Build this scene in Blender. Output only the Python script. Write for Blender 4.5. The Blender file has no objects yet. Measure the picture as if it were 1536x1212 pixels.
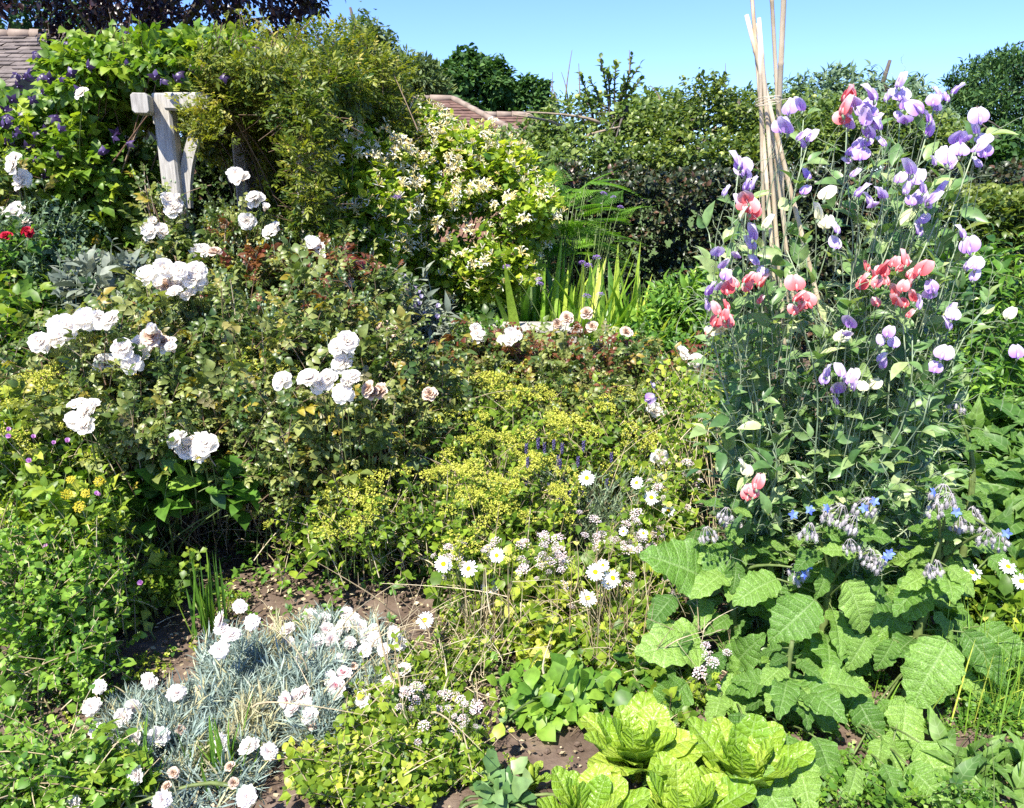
import bpy, math
import numpy as np
from mathutils import Vector, Quaternion

# ---------------------------------------------------------------- camera, sky, sun, exposure
scene = bpy.context.scene
C = scene.collection
PITCH, FPX, CAMZ = math.radians(15.9), 1183.0, 1.6
cam = bpy.data.objects.new('camera', bpy.data.cameras.new('camera'))
C.objects.link(cam)
cam.location = (0, 0, CAMZ)
cam.rotation_euler = (math.pi/2 - PITCH, 0, 0)
cam.data.sensor_width = 36
cam.data.lens = FPX/1536*36
cam.data.clip_start = 0.05
cam.data.clip_end = 2000
scene.camera = cam

SUN_EL, SUN_AZ = math.radians(54), math.radians(27)      # sun high, behind the camera and to its left
TOSUN = Vector((-math.sin(SUN_AZ)*math.cos(SUN_EL), -math.cos(SUN_AZ)*math.cos(SUN_EL), math.sin(SUN_EL)))
world = bpy.data.worlds.new('World')
scene.world = world
world.use_nodes = True
wn = world.node_tree
bg = wn.nodes['Background']
sky = wn.nodes.new('ShaderNodeTexSky')
sky.sky_type = 'NISHITA'
sky.sun_disc = False
sky.sun_elevation = SUN_EL
sky.sun_rotation = math.atan2(TOSUN.x, TOSUN.y)
sky.air_density = 1.0
sky.dust_density = 0.0
sky.ozone_density = 2.5
wb = wn.nodes.new('ShaderNodeMix'); wb.data_type = 'RGBA'; wb.blend_type = 'MULTIPLY'; wb.inputs[0].default_value = 1
wb.inputs[7].default_value = (.61, .77, 1.24, 1)        # the camera's white balance
wn.links.new(sky.outputs[0], wb.inputs[6])
wn.links.new(wb.outputs[2], bg.inputs[0])
bg.inputs[1].default_value = 0.088
sl = bpy.data.lights.new('sun', 'SUN')
sl.energy = 4.4
sl.angle = math.radians(0.5)
sl.color = (1, 0.95, 0.85)
so = bpy.data.objects.new('sun', sl)
C.objects.link(so)
so.rotation_mode = 'QUATERNION'
so.rotation_quaternion = TOSUN.to_track_quat('Z', 'Y')
scene.view_settings.view_transform = 'Standard'
scene.view_settings.look = 'None'
scene.view_settings.gamma = 1
scene.view_settings.exposure = 1.4
scene.render.engine = 'CYCLES'
scene.cycles.max_bounces = 6
scene.cycles.diffuse_bounces = 3
scene.cycles.glossy_bounces = 1
scene.cycles.transmission_bounces = 3
scene.cycles.transparent_max_bounces = 4
scene.cycles.sample_clamp_indirect = 4
scene.cycles.use_denoising = False

R = np.random.default_rng(11)
SUNV = np.array(TOSUN)
CAM = np.array([0, 0, CAMZ])
cp, sp = math.cos(PITCH), math.sin(PITCH)

def ray(px, py):
    dx, dy = (px-768)/FPX, (606-py)/FPX
    return np.array([dx, cp+dy*sp, -sp+dy*cp])
def at(px, py, Y):
    d = ray(px, py)
    return CAM + d*(Y/d[1])
def gp(px, py, z=0.0):
    d = ray(px, py)
    return CAM + d*((CAMZ-z)/-d[2])

# ---------------------------------------------------------------- small maths
def unit(a):
    return a/np.maximum(np.linalg.norm(a, axis=-1, keepdims=True), 1e-9)
def rdir(n):
    return unit(R.normal(size=(n, 3)))
def noise3(p, f, s=0.0):
    x, y, z = p[:, 0]*f+s, p[:, 1]*f+s*1.7, p[:, 2]*f+s*2.3
    return (np.sin(x*1.0+1.3*np.sin(y*1.1+s)) + np.sin(y*1.37+1.1*np.sin(z*.9)) + np.sin(z*1.21+1.2*np.sin(x*1.3+2*s))
            + .5*np.sin(2.3*x+1.7*y) + .5*np.sin(2.1*z-1.9*x+s) + .5*np.sin(2.7*y+1.1*z))/4.5

class T:                                  # a small template: vertices, loops, face sizes, (across, along, add)
    def __init__(s, V, F, U=None, ip=1.0):
        s.V = np.array(V, float)
        s.L = np.array([i for f in F for i in f], int)
        s.S = np.array([len(f) for f in F], int)
        s.U = np.zeros((len(s.V), 3)) if U is None else np.array(U, float)
def joinT(ts):
    o = T([], [])
    V, L, S, U, k = [], [], [], [], 0
    for t in ts:
        V.append(t.V); L.append(t.L+k); S.append(t.S); U.append(t.U); k += len(t.V)
    o.V, o.L, o.S, o.U = np.concatenate(V), np.concatenate(L), np.concatenate(S), np.concatenate(U)
    return o
def moveT(t, pos=(0, 0, 0), y=(0, 1, 0), z=(0, 0, 1), s=1.0, add=0.0):
    y = unit(np.array(y, float)); z = np.array(z, float); z = unit(z-y*np.dot(z, y)); x = np.cross(y, z)
    o = T([], [])
    v = t.V*s
    o.V = np.array(pos)+v[:, :1]*x+v[:, 1:2]*y+v[:, 2:3]*z
    o.L, o.S, o.U = t.L, t.S, t.U+np.array([0, 0, add])
    return o

def leafT(k=2, w=.28, prof='oval', fold=.3, curl=.25, ser=0, wav=0):
    t = np.linspace(0, 1, k+2)
    P = {'oval': lambda t: np.sin(math.pi*t**.85), 'lance': lambda t: np.sin(math.pi*t**.7)**1.2, 'heart': lambda t: np.sin(math.pi*t**.55)**.8,
         'obov': lambda t: np.sin(math.pi*t**1.6), 'blade': lambda t: (1-t**2.2)*.98+.02+0*t}[prof]
    W = w*np.abs(P(t))
    if ser: W[1:-1] *= 1+ser*np.where(np.arange(k) % 2, 1, -1)
    V, U, F = [(0, 0, 0)], [(0, 0, 0)], []
    if prof == 'blade':
        V, U = [(-w, 0, 0), (0, 0, 0), (w, 0, 0)], [(-1, 0, 0), (0, 0, 0), (1, 0, 0)]
    for i in range(1, k+1):
        z = -curl*t[i]**2
        y = t[i]*(1-.25*curl*t[i])
        for s in (-1, 0, 1):
            V.append((s*W[i], y, z+abs(s)*fold*W[i]+(wav*math.sin(i*2.4+s) if s else 0))); U.append((s, t[i], 0))
    V.append((0, 1-.25*curl, -curl)); U.append((0, 1, 0))
    n = len(V)-1
    b = 0 if prof == 'blade' else -2
    if prof != 'blade': F += [(0, 2, 1), (0, 3, 2)]
    rows = list(range(0 if prof == 'blade' else 1, n, 3))
    for a in rows[:-1]:
        F += [(a, a+1, a+4, a+3), (a+1, a+2, a+5, a+4)]
    a = rows[-1]
    F += [(a, a+1, n), (a+1, a+2, n)]
    return T(V, F, U)

def gridT(nx, ny, fn):                    # fn(u in -1..1, t in 0..1) -> x, y, z, add
    V, U, F = [], [], []
    for j in range(ny+1):
        for i in range(nx+1):
            u, t = -1+2*i/nx, j/ny
            x, y, z, a = fn(u, t)
            V.append((x, y, z)); U.append((u, t, a))
    for j in range(ny):
        for i in range(nx):
            k = j*(nx+1)+i
            F.append((k, k+1, k+nx+2, k+nx+1))
    return T(V, F, U)

def ballT(n=6, m=4, r=(1, 1, 1), add=0):
    V, U, F = [(0, 0, -r[2])], [(0, 0, add)], []
    for j in range(1, m):
        a = -math.pi/2+math.pi*j/m
        for i in range(n):
            b = 2*math.pi*i/n
            V.append((r[0]*math.cos(a)*math.cos(b), r[1]*math.cos(a)*math.sin(b), r[2]*math.sin(a))); U.append((i/n, j/m, add))
    V.append((0, 0, r[2])); U.append((0, 1, add))
    for i in range(n): F.append((0, 1+(i+1) % n, 1+i))
    for j in range(m-2):
        for i in range(n):
            a, b = 1+j*n+i, 1+j*n+(i+1) % n
            F.append((a, b, b+n, a+n))
    k = 1+(m-2)*n
    for i in range(n): F.append((k+i, k+(i+1) % n, len(V)-1))
    return T(V, F, U)

class G:                                  # gathers geometry for one mesh
    def __init__(s): s.V, s.L, s.S, s.U, s.n = [], [], [], [], 0
    def raw(s, V, L, S, U):
        if len(V) == 0: return s
        s.V.append(V); s.L.append(L+s.n); s.S.append(S); s.U.append(U); s.n += len(V)
        return s
    def t(self, t, **k):
        m = moveT(t, **k); return self.raw(m.V, m.L, m.S, m.U)
    def inst(s, t, pos, y, z, sc, v):
        n = len(pos)
        if n == 0: return s
        y = unit(y); z = unit(z-y*np.sum(z*y, 1, keepdims=True)); x = np.cross(y, z)
        tv = t.V[None]*np.broadcast_to(np.asarray(sc, float).reshape(-1) if np.size(sc) in (1, n) else sc, (n,)).reshape(n, 1, 1)
        V = pos[:, None]+tv[..., :1]*x[:, None]+tv[..., 1:2]*y[:, None]+tv[..., 2:3]*z[:, None]
        k = len(t.V)
        L = t.L[None]+(np.arange(n)*k)[:, None]
        U = np.repeat(t.U[None], n, 0); U[..., 2] += np.broadcast_to(np.asarray(v, float), (n,)).reshape(n, 1)
        return s.raw(V.reshape(-1, 3), L.ravel(), np.tile(t.S, n), U.reshape(-1, 3))
    def tubes(s, P, r, sides=4, v=0.5, r1=None):
        P = np.asarray(P, float)
        if P.ndim == 2: P = P[None]
        n, m, _ = P.shape
        r = np.asarray(r, float)
        if r.ndim == 0: r = np.full((n,), float(r))
        r1 = r*.45 if r1 is None else np.broadcast_to(np.asarray(r1, float), r.shape)
        if r.ndim == 1: r = r[:, None]+(r1-r)[:, None]*np.linspace(0, 1, m)[None]
        tan = np.gradient(P, axis=1); tan = unit(tan)
        ref = np.where(np.abs(tan[..., 2:3]) > .8, np.array([1., .2, 0]), np.array([0, .1, 1.]))
        a = unit(np.cross(tan, ref)); b = np.cross(tan, a)
        th = np.arange(sides)*2*math.pi/sides
        V = P[:, :, None]+r[:, :, None, None]*(a[:, :, None]*np.cos(th)[None, None, :, None]+b[:, :, None]*np.sin(th)[None, None, :, None])
        i = np.arange(sides); j = np.arange(m-1)
        q = np.stack([j[:, None]*sides+i[None], j[:, None]*sides+(i[None]+1) % sides, (j[:, None]+1)*sides+(i[None]+1) % sides, (j[:, None]+1)*sides+i[None]], -1).reshape(-1)
        L = (q[None]+(np.arange(n)*m*sides)[:, None]).ravel()
        U = np.zeros((n, m, sides, 3)); U[..., 0] = i/sides; U[..., 1] = np.linspace(0, 1, m)[None, :, None]
        U[..., 2] = np.asarray(v if np.ndim(v) else np.full(n, v)).reshape(n, 1, 1)
        s.raw(V.reshape(-1, 3), L, np.full(n*(m-1)*sides, 4), U.reshape(-1, 3))
        # end caps
        cap0 = np.tile(i[::-1], (n, 1))+(np.arange(n)*m*sides)[:, None]
        cap1 = np.tile(i+(m-1)*sides, (n, 1))+(np.arange(n)*m*sides)[:, None]
        if sides > 4:
            s.L.append(np.concatenate([cap0, cap1], 1).ravel()+s.n-n*m*sides); s.S.append(np.full(2*n, sides))
        return s
    def mesh(s, name, mat, off=None, smooth=True):
        me = bpy.data.meshes.new(name)
        if s.n == 0: return me
        V = np.concatenate(s.V); L = np.concatenate(s.L); S = np.concatenate(s.S); U = np.concatenate(s.U)
        if off is not None: V = V-np.asarray(off)
        me.vertices.add(len(V)); me.vertices.foreach_set('co', V.astype(np.float32).ravel())
        me.loops.add(len(L)); me.loops.foreach_set('vertex_index', L.astype(np.int32))
        me.polygons.add(len(S))
        me.polygons.foreach_set('loop_start', np.concatenate([[0], np.cumsum(S)[:-1]]).astype(np.int32))
        me.polygons.foreach_set('use_smooth', np.full(len(S), bool(smooth)))
        a = me.attributes.new('lf', 'FLOAT_VECTOR', 'POINT'); a.data.foreach_set('vector', U.astype(np.float32).ravel())
        me.update(calc_edges=True)
        if mat: me.materials.append(mat)
        return me

# ---------------------------------------------------------------- scene graph helpers
def root(name, label, cat, loc, group=None):
    o = bpy.data.objects.new(name, None); C.objects.link(o)
    o.location = [float(x) for x in loc]; o.empty_display_size = .05
    o['label'] = label; o['category'] = cat
    if group: o['group'] = group
    return o
def part(r, name, g, mat, smooth=True, label=None):
    if g.n == 0: return None
    o = bpy.data.objects.new(name, g.mesh(name, mat, np.array(r.location), smooth)); C.objects.link(o)
    o.parent = r
    if label: o['label'] = label
    return o
def struct(name, g, mat, kind='structure', smooth=False, label=None):
    o = bpy.data.objects.new(name, g.mesh(name, mat, None, smooth)); C.objects.link(o)
    o['kind'] = kind
    if label: o['label'] = label
    return o
def put(r, name, me, pos, d, sc=1.0, spin=None, sub=None, label=None):
    """one flower (a part): mesh data may be shared; +Z of the mesh faces d"""
    o = bpy.data.objects.new(name, me); C.objects.link(o); o.parent = r
    o.location = Vector([float(x) for x in pos])-r.location
    q = Vector([float(x) for x in d]).to_track_quat('Z', 'Y')
    q = q @ Quaternion((0, 0, 1), R.uniform(0, 6.28) if spin is None else spin)
    o.rotation_mode = 'QUATERNION'; o.rotation_quaternion = q
    o.scale = (sc, sc, sc)
    if label: o['label'] = label
    if sub:
        for nm, m2 in sub:
            c = bpy.data.objects.new(nm, m2); C.objects.link(c); c.parent = o
    return o

# ---------------------------------------------------------------- growth helpers
def bez(a, b, lift=.5, m=7, out=None, jit=.0):
    """curves from a to b that start upright"""
    a = np.atleast_2d(a).astype(float); b = np.atleast_2d(b).astype(float)
    n = len(b)
    if len(a) == 1: a = np.repeat(a, n, 0)
    L = np.linalg.norm(b-a, axis=1, keepdims=True)
    c = a+np.array([0, 0, 1.])*L*lift+(b-a)*.12
    c = c+R.normal(size=c.shape)*jit*L
    t = np.linspace(0, 1, m)[None, :, None]
    return (1-t)**2*a[:, None]+2*t*(1-t)*c[:, None]+t*t*b[:, None]
def sprig(tips, outs, L, m=4, sag=.15, jit=.35):
    n = len(tips)
    d = unit(outs+R.normal(size=(n, 3))*jit)
    L = np.asarray(L)*R.uniform(.6, 1.2, n)
    a = tips-d*L[:, None]
    c = (a+tips)/2+np.array([0, 0, 1.])*(L*sag)[:, None]
    t = np.linspace(0, 1, m)[None, :, None]
    return (1-t)**2*a[:, None]+2*t*(1-t)*c[:, None]+t*t*tips[:, None]
def along(P, k, t0=.15, t1=1.0, ang=60, up=.8, sun=.35, jn=.45, opp=False, ja=.3):
    """k leaves on each curve -> positions, directions, normals, (shoot index, t)"""
    n, m, _ = P.shape
    if k > 1: t = np.linspace(t0, t1, k)[None]+R.uniform(-.5, .5, (n, k))*(t1-t0)/k*.7
    else: t = np.full((n, 1), t1)
    t = np.clip(t, 0, 1)
    if opp: t = t[:, (np.arange(k)//2)*2]
    f = t*(m-1); i = np.minimum(f.astype(int), m-2); w = (f-i)[..., None]
    idx = np.arange(n)[:, None]
    A, B = P[idx, i], P[idx, i+1]
    pos = A+(B-A)*w; tan = unit(B-A)
    ref = np.array([.3, .2, 1.])
    a = unit(np.cross(tan, ref)); b = np.cross(tan, a)
    ph = R.uniform(0, 6.28, (n, 1))+(np.arange(k)[None]*(2.4 if not opp else math.pi)+(0 if not opp else (np.arange(k)[None]//2)*1.4))
    rad = a*np.cos(ph)[..., None]+b*np.sin(ph)[..., None]
    an = np.radians(ang*(1-.45*t))[..., None]*R.uniform(.7, 1.25, (n, k, 1))
    d = unit(tan*np.cos(an)+rad*np.sin(an)+R.normal(size=(n, k, 3))*ja*.5)
    nz = np.array([0, 0, 1.])*up+SUNV*sun+R.normal(size=(n, k, 3))*jn
    nz = nz+tan*.25
    return pos.reshape(-1, 3), d.reshape(-1, 3), nz.reshape(-1, 3), np.repeat(np.arange(n), k), t.reshape(-1)

def shell(ells, n, amp=.15, freq=4, seed=0, gap=-9, depth=.15, back=.35, zmin=.03):
    E = np.array(ells, float)
    w = (E[:, 3]*E[:, 4]+E[:, 4]*E[:, 5]+E[:, 3]*E[:, 5]); w = w/w.sum()
    k = R.choice(len(E), n, p=w)
    d = rdir(n)
    c, r = E[k, :3], E[k, 3:6]
    N = unit(d/r)
    rr = r.min(1, keepdims=True)
    nz = noise3(c+r*d, freq, seed)
    p = c+r*d+N*rr*(amp*nz[:, None]-depth*R.random((n, 1))**1.5)
    keep = nz > gap
    for j in range(len(E)):
        q = ((p-E[j, :3])/E[j, 3:6]); ins = (q*q).sum(1) < .72
        keep &= ~(ins & (k != j))
    keep &= p[:, 2] > zmin
    v = unit(CAM-p)
    keep &= ((N*v).sum(1) > -.25) | (R.random(n) < back)
    return p[keep], N[keep], nz[keep]
def boxtips(x0, x1, y0, y1, z1, n, amp=.08, f=5, zmin=.05, seed=0):
    """front, top and end faces of a clipped hedge"""
    dx, dy = x1-x0, y1-y0
    ar = np.array([dx*z1, dx*dy, dy*z1, dy*z1, dx*z1*.3]); k = R.choice(5, n, p=ar/ar.sum())
    u, v = R.random(n), R.random(n)
    P = np.zeros((n, 3)); N = np.zeros((n, 3))
    for f_, (pp, nn) in enumerate([((x0+u*dx, y0+0*u, zmin+v*(z1-zmin)), (0, -1, .25)), ((x0+u*dx, y0+v*dy, z1+0*u), (0, 0, 1)),
                                  ((x0+0*u, y0+u*dy, v*z1), (-1, 0, .2)), ((x1+0*u, y0+u*dy, v*z1), (1, 0, .2)), ((x0+u*dx, y1+0*u, v*z1), (0, 1, .2))]):
        s = k == f_
        P[s] = np.stack(pp, 1)[s]; N[s] = nn
    N = unit(N); nz = noise3(P, f, seed)
    P = P+N*(amp*nz[:, None])-N*R.random((n, 1))**2*.12
    return P, N, nz

# ---------------------------------------------------------------- materials
def ramp_node(nt, stops):
    r = nt.nodes.new('ShaderNodeValToRGB')
    el = r.color_ramp.elements
    while len(el) < len(stops): el.new(.5)
    for e, (p, c) in zip(el, stops):
        e.position = p; e.color = (*c, 1)
    return r
MATS = {}
def leafmat(name, stops, rough=.5, trans=.35, spec=.4, tcol=None, vein=0, tex=0, hlm=.16, texd=.004, texc=(1.25, .85)):
    if name in MATS: return MATS[name]
    m = bpy.data.materials.new(name); m.use_nodes = True; nt = m.node_tree; N = nt.nodes; K = nt.links
    N.clear()
    out = N.new('ShaderNodeOutputMaterial'); mix = N.new('ShaderNodeMixShader'); p = N.new('ShaderNodeBsdfPrincipled'); t = N.new('ShaderNodeBsdfTranslucent')
    at_ = N.new('ShaderNodeAttribute'); at_.attribute_name = 'lf'
    sep = N.new('ShaderNodeSeparateXYZ'); K.new(at_.outputs['Vector'], sep.inputs[0])
    r = ramp_node(nt, stops); K.new(sep.outputs['Z'], r.inputs[0])
    col = r.outputs[0]
    # blotchy variation inside a leaf, fixed to the leaf
    tc = N.new('ShaderNodeTexCoord')
    nz = N.new('ShaderNodeTexNoise'); nz.inputs['Scale'].default_value = 45; nz.inputs['Detail'].default_value = 1
    K.new(tc.outputs['Object'], nz.inputs['Vector'])
    mr = N.new('ShaderNodeMapRange'); mr.inputs['From Min'].default_value = .3; mr.inputs['From Max'].default_value = .7
    mr.inputs['To Min'].default_value = .78; mr.inputs['To Max'].default_value = 1.2
    K.new(nz.outputs['Fac'], mr.inputs['Value'])
    mu = N.new('ShaderNodeMix'); mu.data_type = 'RGBA'; mu.blend_type = 'MULTIPLY'; mu.inputs[0].default_value = 1
    K.new(col, mu.inputs[6]); K.new(mr.outputs[0], mu.inputs[7]); col = mu.outputs[2]
    if vein:
        # pale midrib and side veins from the leaf's own coordinates
        ab = N.new('ShaderNodeMath'); ab.operation = 'ABSOLUTE'; K.new(sep.outputs['X'], ab.inputs[0])
        m1 = N.new('ShaderNodeMath'); m1.operation = 'MULTIPLY_ADD'; m1.inputs[1].default_value = -.9; K.new(ab.outputs[0], m1.inputs[0])
        m2 = N.new('ShaderNodeMath'); m2.operation = 'MULTIPLY'; m2.inputs[1].default_value = vein; K.new(sep.outputs['Y'], m2.inputs[0])
        K.new(m2.outputs[0], m1.inputs[2])
        pp = N.new('ShaderNodeMath'); pp.operation = 'PINGPONG'; pp.inputs[1].default_value = .5; K.new(m1.outputs[0], pp.inputs[0])
        mn = N.new('ShaderNodeMath'); mn.operation = 'MINIMUM'; K.new(pp.outputs[0], mn.inputs[0])
        m3 = N.new('ShaderNodeMath'); m3.operation = 'MULTIPLY'; m3.inputs[1].default_value = 1.3; K.new(ab.outputs[0], m3.inputs[0]); K.new(m3.outputs[0], mn.inputs[1])
        vr = N.new('ShaderNodeMapRange'); vr.inputs['From Min'].default_value = .015; vr.inputs['From Max'].default_value = .09
        vr.inputs['To Min'].default_value = 1; vr.inputs['To Max'].default_value = 0; K.new(mn.outputs[0], vr.inputs['Value'])
        mv = N.new('ShaderNodeMix'); mv.data_type = 'RGBA'; K.new(vr.outputs[0], mv.inputs[0])
        hl = N.new('ShaderNodeMix'); hl.data_type = 'RGBA'; hl.inputs[0].default_value = hlm; hl.inputs[7].default_value = (.6, .7, .4, 1)
        K.new(col, hl.inputs[6]); K.new(col, mv.inputs[6]); K.new(hl.outputs[2], mv.inputs[7]); col = mv.outputs[2]
    K.new(col, p.inputs['Base Color']); p.inputs['Roughness'].default_value = rough
    p.inputs['Specular IOR Level'].default_value = spec
    if tex:                                            # crinkles between the veins
        n2 = N.new('ShaderNodeTexVoronoi'); n2.inputs['Scale'].default_value = tex; n2.feature = 'DISTANCE_TO_EDGE'; K.new(tc.outputs['Object'], n2.inputs['Vector'])
        sq = N.new('ShaderNodeMapRange'); sq.inputs['From Max'].default_value = .22; sq.interpolation_type = 'SMOOTHSTEP'; K.new(n2.outputs['Distance'], sq.inputs['Value'])
        dk = N.new('ShaderNodeMix'); dk.data_type = 'RGBA'; dk.blend_type = 'MULTIPLY'; dk.inputs[0].default_value = 1
        d2 = N.new('ShaderNodeMapRange'); d2.inputs['To Min'].default_value = texc[0]; d2.inputs['To Max'].default_value = texc[1]; K.new(sq.outputs[0], d2.inputs['Value'])
        K.new(col, dk.inputs[6]); K.new(d2.outputs[0], dk.inputs[7]); col = dk.outputs[2]; K.new(col, p.inputs['Base Color'])
        ad = N.new('ShaderNodeMath'); ad.operation = 'MULTIPLY_ADD'; ad.inputs[1].default_value = .5; K.new(sq.outputs[0], ad.inputs[0])
        v2 = N.new('ShaderNodeMapRange'); v2.inputs['From Max'].default_value = .4; v2.interpolation_type = 'SMOOTHSTEP'; K.new(mn.outputs[0], v2.inputs['Value']); K.new(v2.outputs[0], ad.inputs[2])
        b = N.new('ShaderNodeBump'); b.inputs['Strength'].default_value = 1; b.inputs['Distance'].default_value = texd
        K.new(ad.outputs[0], b.inputs['Height']); K.new(b.outputs[0], p.inputs['Normal']); K.new(b.outputs[0], t.inputs['Normal'])
    tm = N.new('ShaderNodeMix'); tm.data_type = 'RGBA'; tm.blend_type = 'MULTIPLY'; tm.inputs[0].default_value = 1
    tm.inputs[7].default_value = (*(tcol or (1.7, 1.75, .7)), 1)
    K.new(col, tm.inputs[6]); K.new(tm.outputs[2], t.inputs['Color'])
    mix.inputs[0].default_value = trans
    K.new(p.outputs[0], mix.inputs[1]); K.new(t.outputs[0], mix.inputs[2]); K.new(mix.outputs[0], out.inputs[0])
    MATS[name] = m
    return m
def hard(name, c1, c2, scale=8, rough=.8, bump=.3, stretch=(1, 1, 1), spec=.2, detail=6, dist=.01, c3=None):
    if name in MATS: return MATS[name]
    m = bpy.data.materials.new(name); m.use_nodes = True; nt = m.node_tree; N = nt.nodes; K = nt.links
    p = N['Principled BSDF']
    tc = N.new('ShaderNodeTexCoord'); mp = N.new('ShaderNodeMapping'); mp.inputs['Scale'].default_value = stretch
    K.new(tc.outputs['Object'], mp.inputs[0])
    n1 = N.new('ShaderNodeTexNoise'); n1.inputs['Scale'].default_value = scale; n1.inputs['Detail'].default_value = detail; n1.inputs['Roughness'].default_value = .65
    K.new(mp.outputs[0], n1.inputs['Vector'])
    r = ramp_node(nt, [(.3, c1), (.5, c3 or tuple((a+b)/2 for a, b in zip(c1, c2))), (.7, c2)])
    K.new(n1.outputs['Fac'], r.inputs[0]); K.new(r.outputs[0], p.inputs['Base Color'])
    p.inputs['Roughness'].default_value = rough; p.inputs['Specular IOR Level'].default_value = spec
    b = N.new('ShaderNodeBump'); b.inputs['Strength'].default_value = bump; b.inputs['Distance'].default_value = dist
    K.new(n1.outputs['Fac'], b.inputs['Height']); K.new(b.outputs[0], p.inputs['Normal'])
    MATS[name] = m
    return m

# ================================================================ templates and materials
L_OVAL1 = leafT(1, .3, 'oval', .3, .2)
L_OVAL = leafT(2, .3, 'oval', .35, .35)
L_ROUND = leafT(2, .42, 'oval', .25, .25)
L_HEART = leafT(3, .4, 'heart', .25, .4)
L_LANCE = leafT(2, .13, 'lance', .3, .3)
L_LANCE3 = leafT(4, .15, 'lance', .35, .6)
L_NEEDLE = leafT(1, .035, 'oval', .2, .1)
L_BLADE = leafT(3, .02, 'blade', .3, .35)
L_ROSE = leafT(4, .33, 'oval', .35, .35, ser=.07)
def pinnate(leaf, pairs, size, gap, term=1.0, ang=65, start=.3, droop=.3, shrink=.75):
    ts = []
    for i in range(pairs):
        y = start+i*gap
        for s in (-1, 1):
            a = math.radians(ang)
            sc = size*(shrink+(1-shrink)*(i+1)/pairs) if shrink > 0 else size*(1+shrink*(i+1)/pairs)
            ts.append(moveT(leaf, (0, y, -droop*y*y), (s*math.sin(a), math.cos(a), -.15), (0, .15*s, 1), sc, add=0))
    y = start+pairs*gap-.4*gap
    ts.append(moveT(leaf, (0, y, -droop*y*y), (0, 1, -.5*droop), (0, .2, 1), size*term))
    ts.append(T([(-.012, 0, 0), (.012, 0, 0), (.008, y, -droop*y*y+.005), (-.008, y, -droop*y*y+.005)], [(0, 1, 2, 3)]))
    return joinT(ts)
ROSELEAF = pinnate(L_ROSE, 2, .42, .26, 1.15, 70, .22)
ROSELEAF_LO = pinnate(L_OVAL, 2, .42, .26, 1.15, 70, .22)
TRIFOL = pinnate(L_HEART, 1, .5, .3, 1.1, 60, .3)
JASM = pinnate(leafT(1, .2, 'oval', .3, .2), 2, .4, .22, 1.4, 55, .2)
PALM = joinT([moveT(leafT(3, .22, 'obov', .2, .3, ser=.18), (0, 0, 0), (math.sin(a), math.cos(a), 0), (0, 0, 1), .6*(1-.25*abs(a)/1.9)) for a in (-1.9, -1.05, -.35, .35, 1.05, 1.9)])
FROND = pinnate(pinnate(leafT(1, .24, 'oval', .2, .1), 7, .26, .115, .8, 62, .08, 0, -.75), 14, .46, .062, .3, 66, .12, .35, -.85)
CLOVER = joinT([moveT(leafT(2, .42, 'obov', .2, .2), (0, .1, 0), (math.sin(a), math.cos(a), .1), (0, 0, 1), .5) for a in (-2.1, 0, 2.1)])

def V3(*a): return tuple(a)
M_rose = leafmat('rose_leaf', [(0, (.04, .085, .018)), (.4, (.115, .165, .035)), (.72, (.28, .31, .09)), (.78, (.2, .18, .08)), (.86, (.34, .3, .03)), (.93, (.2, .09, .03)), (1, (.13, .025, .018))], .4, .28, .5)
M_redleaf = leafmat('young_red_leaf', [(0, (.07, .1, .02)), (.4, (.12, .1, .03)), (.7, (.16, .04, .025)), (1, (.22, .05, .03))], .4, .3, .5, (1.6, 1.0, .8))
M_clem = leafmat('clematis_leaf', [(0, (.035, .095, .012)), (.5, (.12, .22, .02)), (1, (.3, .38, .035))], .45, .35, .4)
M_jasm = leafmat('jasmine_leaf', [(0, (.035, .08, .012)), (.45, (.13, .17, .02)), (.8, (.27, .29, .03)), (1, (.4, .34, .06))], .45, .35, .4)
M_honey = leafmat('honeysuckle_leaf', [(0, (.04, .11, .012)), (.4, (.19, .3, .025)), (1, (.48, .54, .05))], .45, .38, .4)
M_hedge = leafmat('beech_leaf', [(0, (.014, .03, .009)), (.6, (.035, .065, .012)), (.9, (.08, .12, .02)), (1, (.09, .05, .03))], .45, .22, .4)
M_hedge2 = leafmat('hedge_leaf', [(0, (.03, .065, .012)), (.6, (.09, .14, .02)), (1, (.2, .24, .04))], .4, .3, .5)
M_copper = leafmat('copper_beech_leaf', [(0, (.012, .006, .008)), (.6, (.028, .012, .013)), (1, (.06, .025, .022))], .35, .12, .5, (1.6, .8, .6))
M_copperhedge = leafmat('copper_hedge_leaf', [(0, (.014, .022, .009)), (.65, (.035, .055, .016)), (.88, (.07, .06, .025)), (1, (.12, .06, .035))], .4, .15, .5)
M_oak = leafmat('oak_leaf', [(0, (.02, .06, .014)), (.6, (.05, .115, .024)), (1, (.1, .18, .04))], .55, .2, .3)
M_birch = leafmat('birch_leaf', [(0, (.05, .09, .03)), (.6, (.11, .16, .05)), (1, (.18, .22, .08))], .55, .3, .3)
M_cedar = leafmat('cedar_needles', [(0, (.02, .055, .02)), (.6, (.045, .105, .03)), (1, (.1, .17, .04))], .6, .15, .2)
M_apple = leafmat('apple_leaf', [(0, (.05, .1, .02)), (.6, (.12, .18, .035)), (1, (.24, .3, .07))], .45, .28, .4)
M_silver = leafmat('silver_leaf', [(0, (.07, .13, .06)), (.6, (.13, .2, .11)), (1, (.22, .3, .19))], .55, .25, .3)
M_lime = leafmat('lime_leaf', [(0, (.07, .14, .015)), (.5, (.22, .32, .03)), (.85, (.44, .49, .06)), (1, (.62, .6, .14))], .4, .35, .3)
M_gold = leafmat('golden_bud', [(0, (.24, .31, .035)), (.45, (.48, .5, .06)), (1, (.7, .66, .16))], .6, .2, .2)
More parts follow.
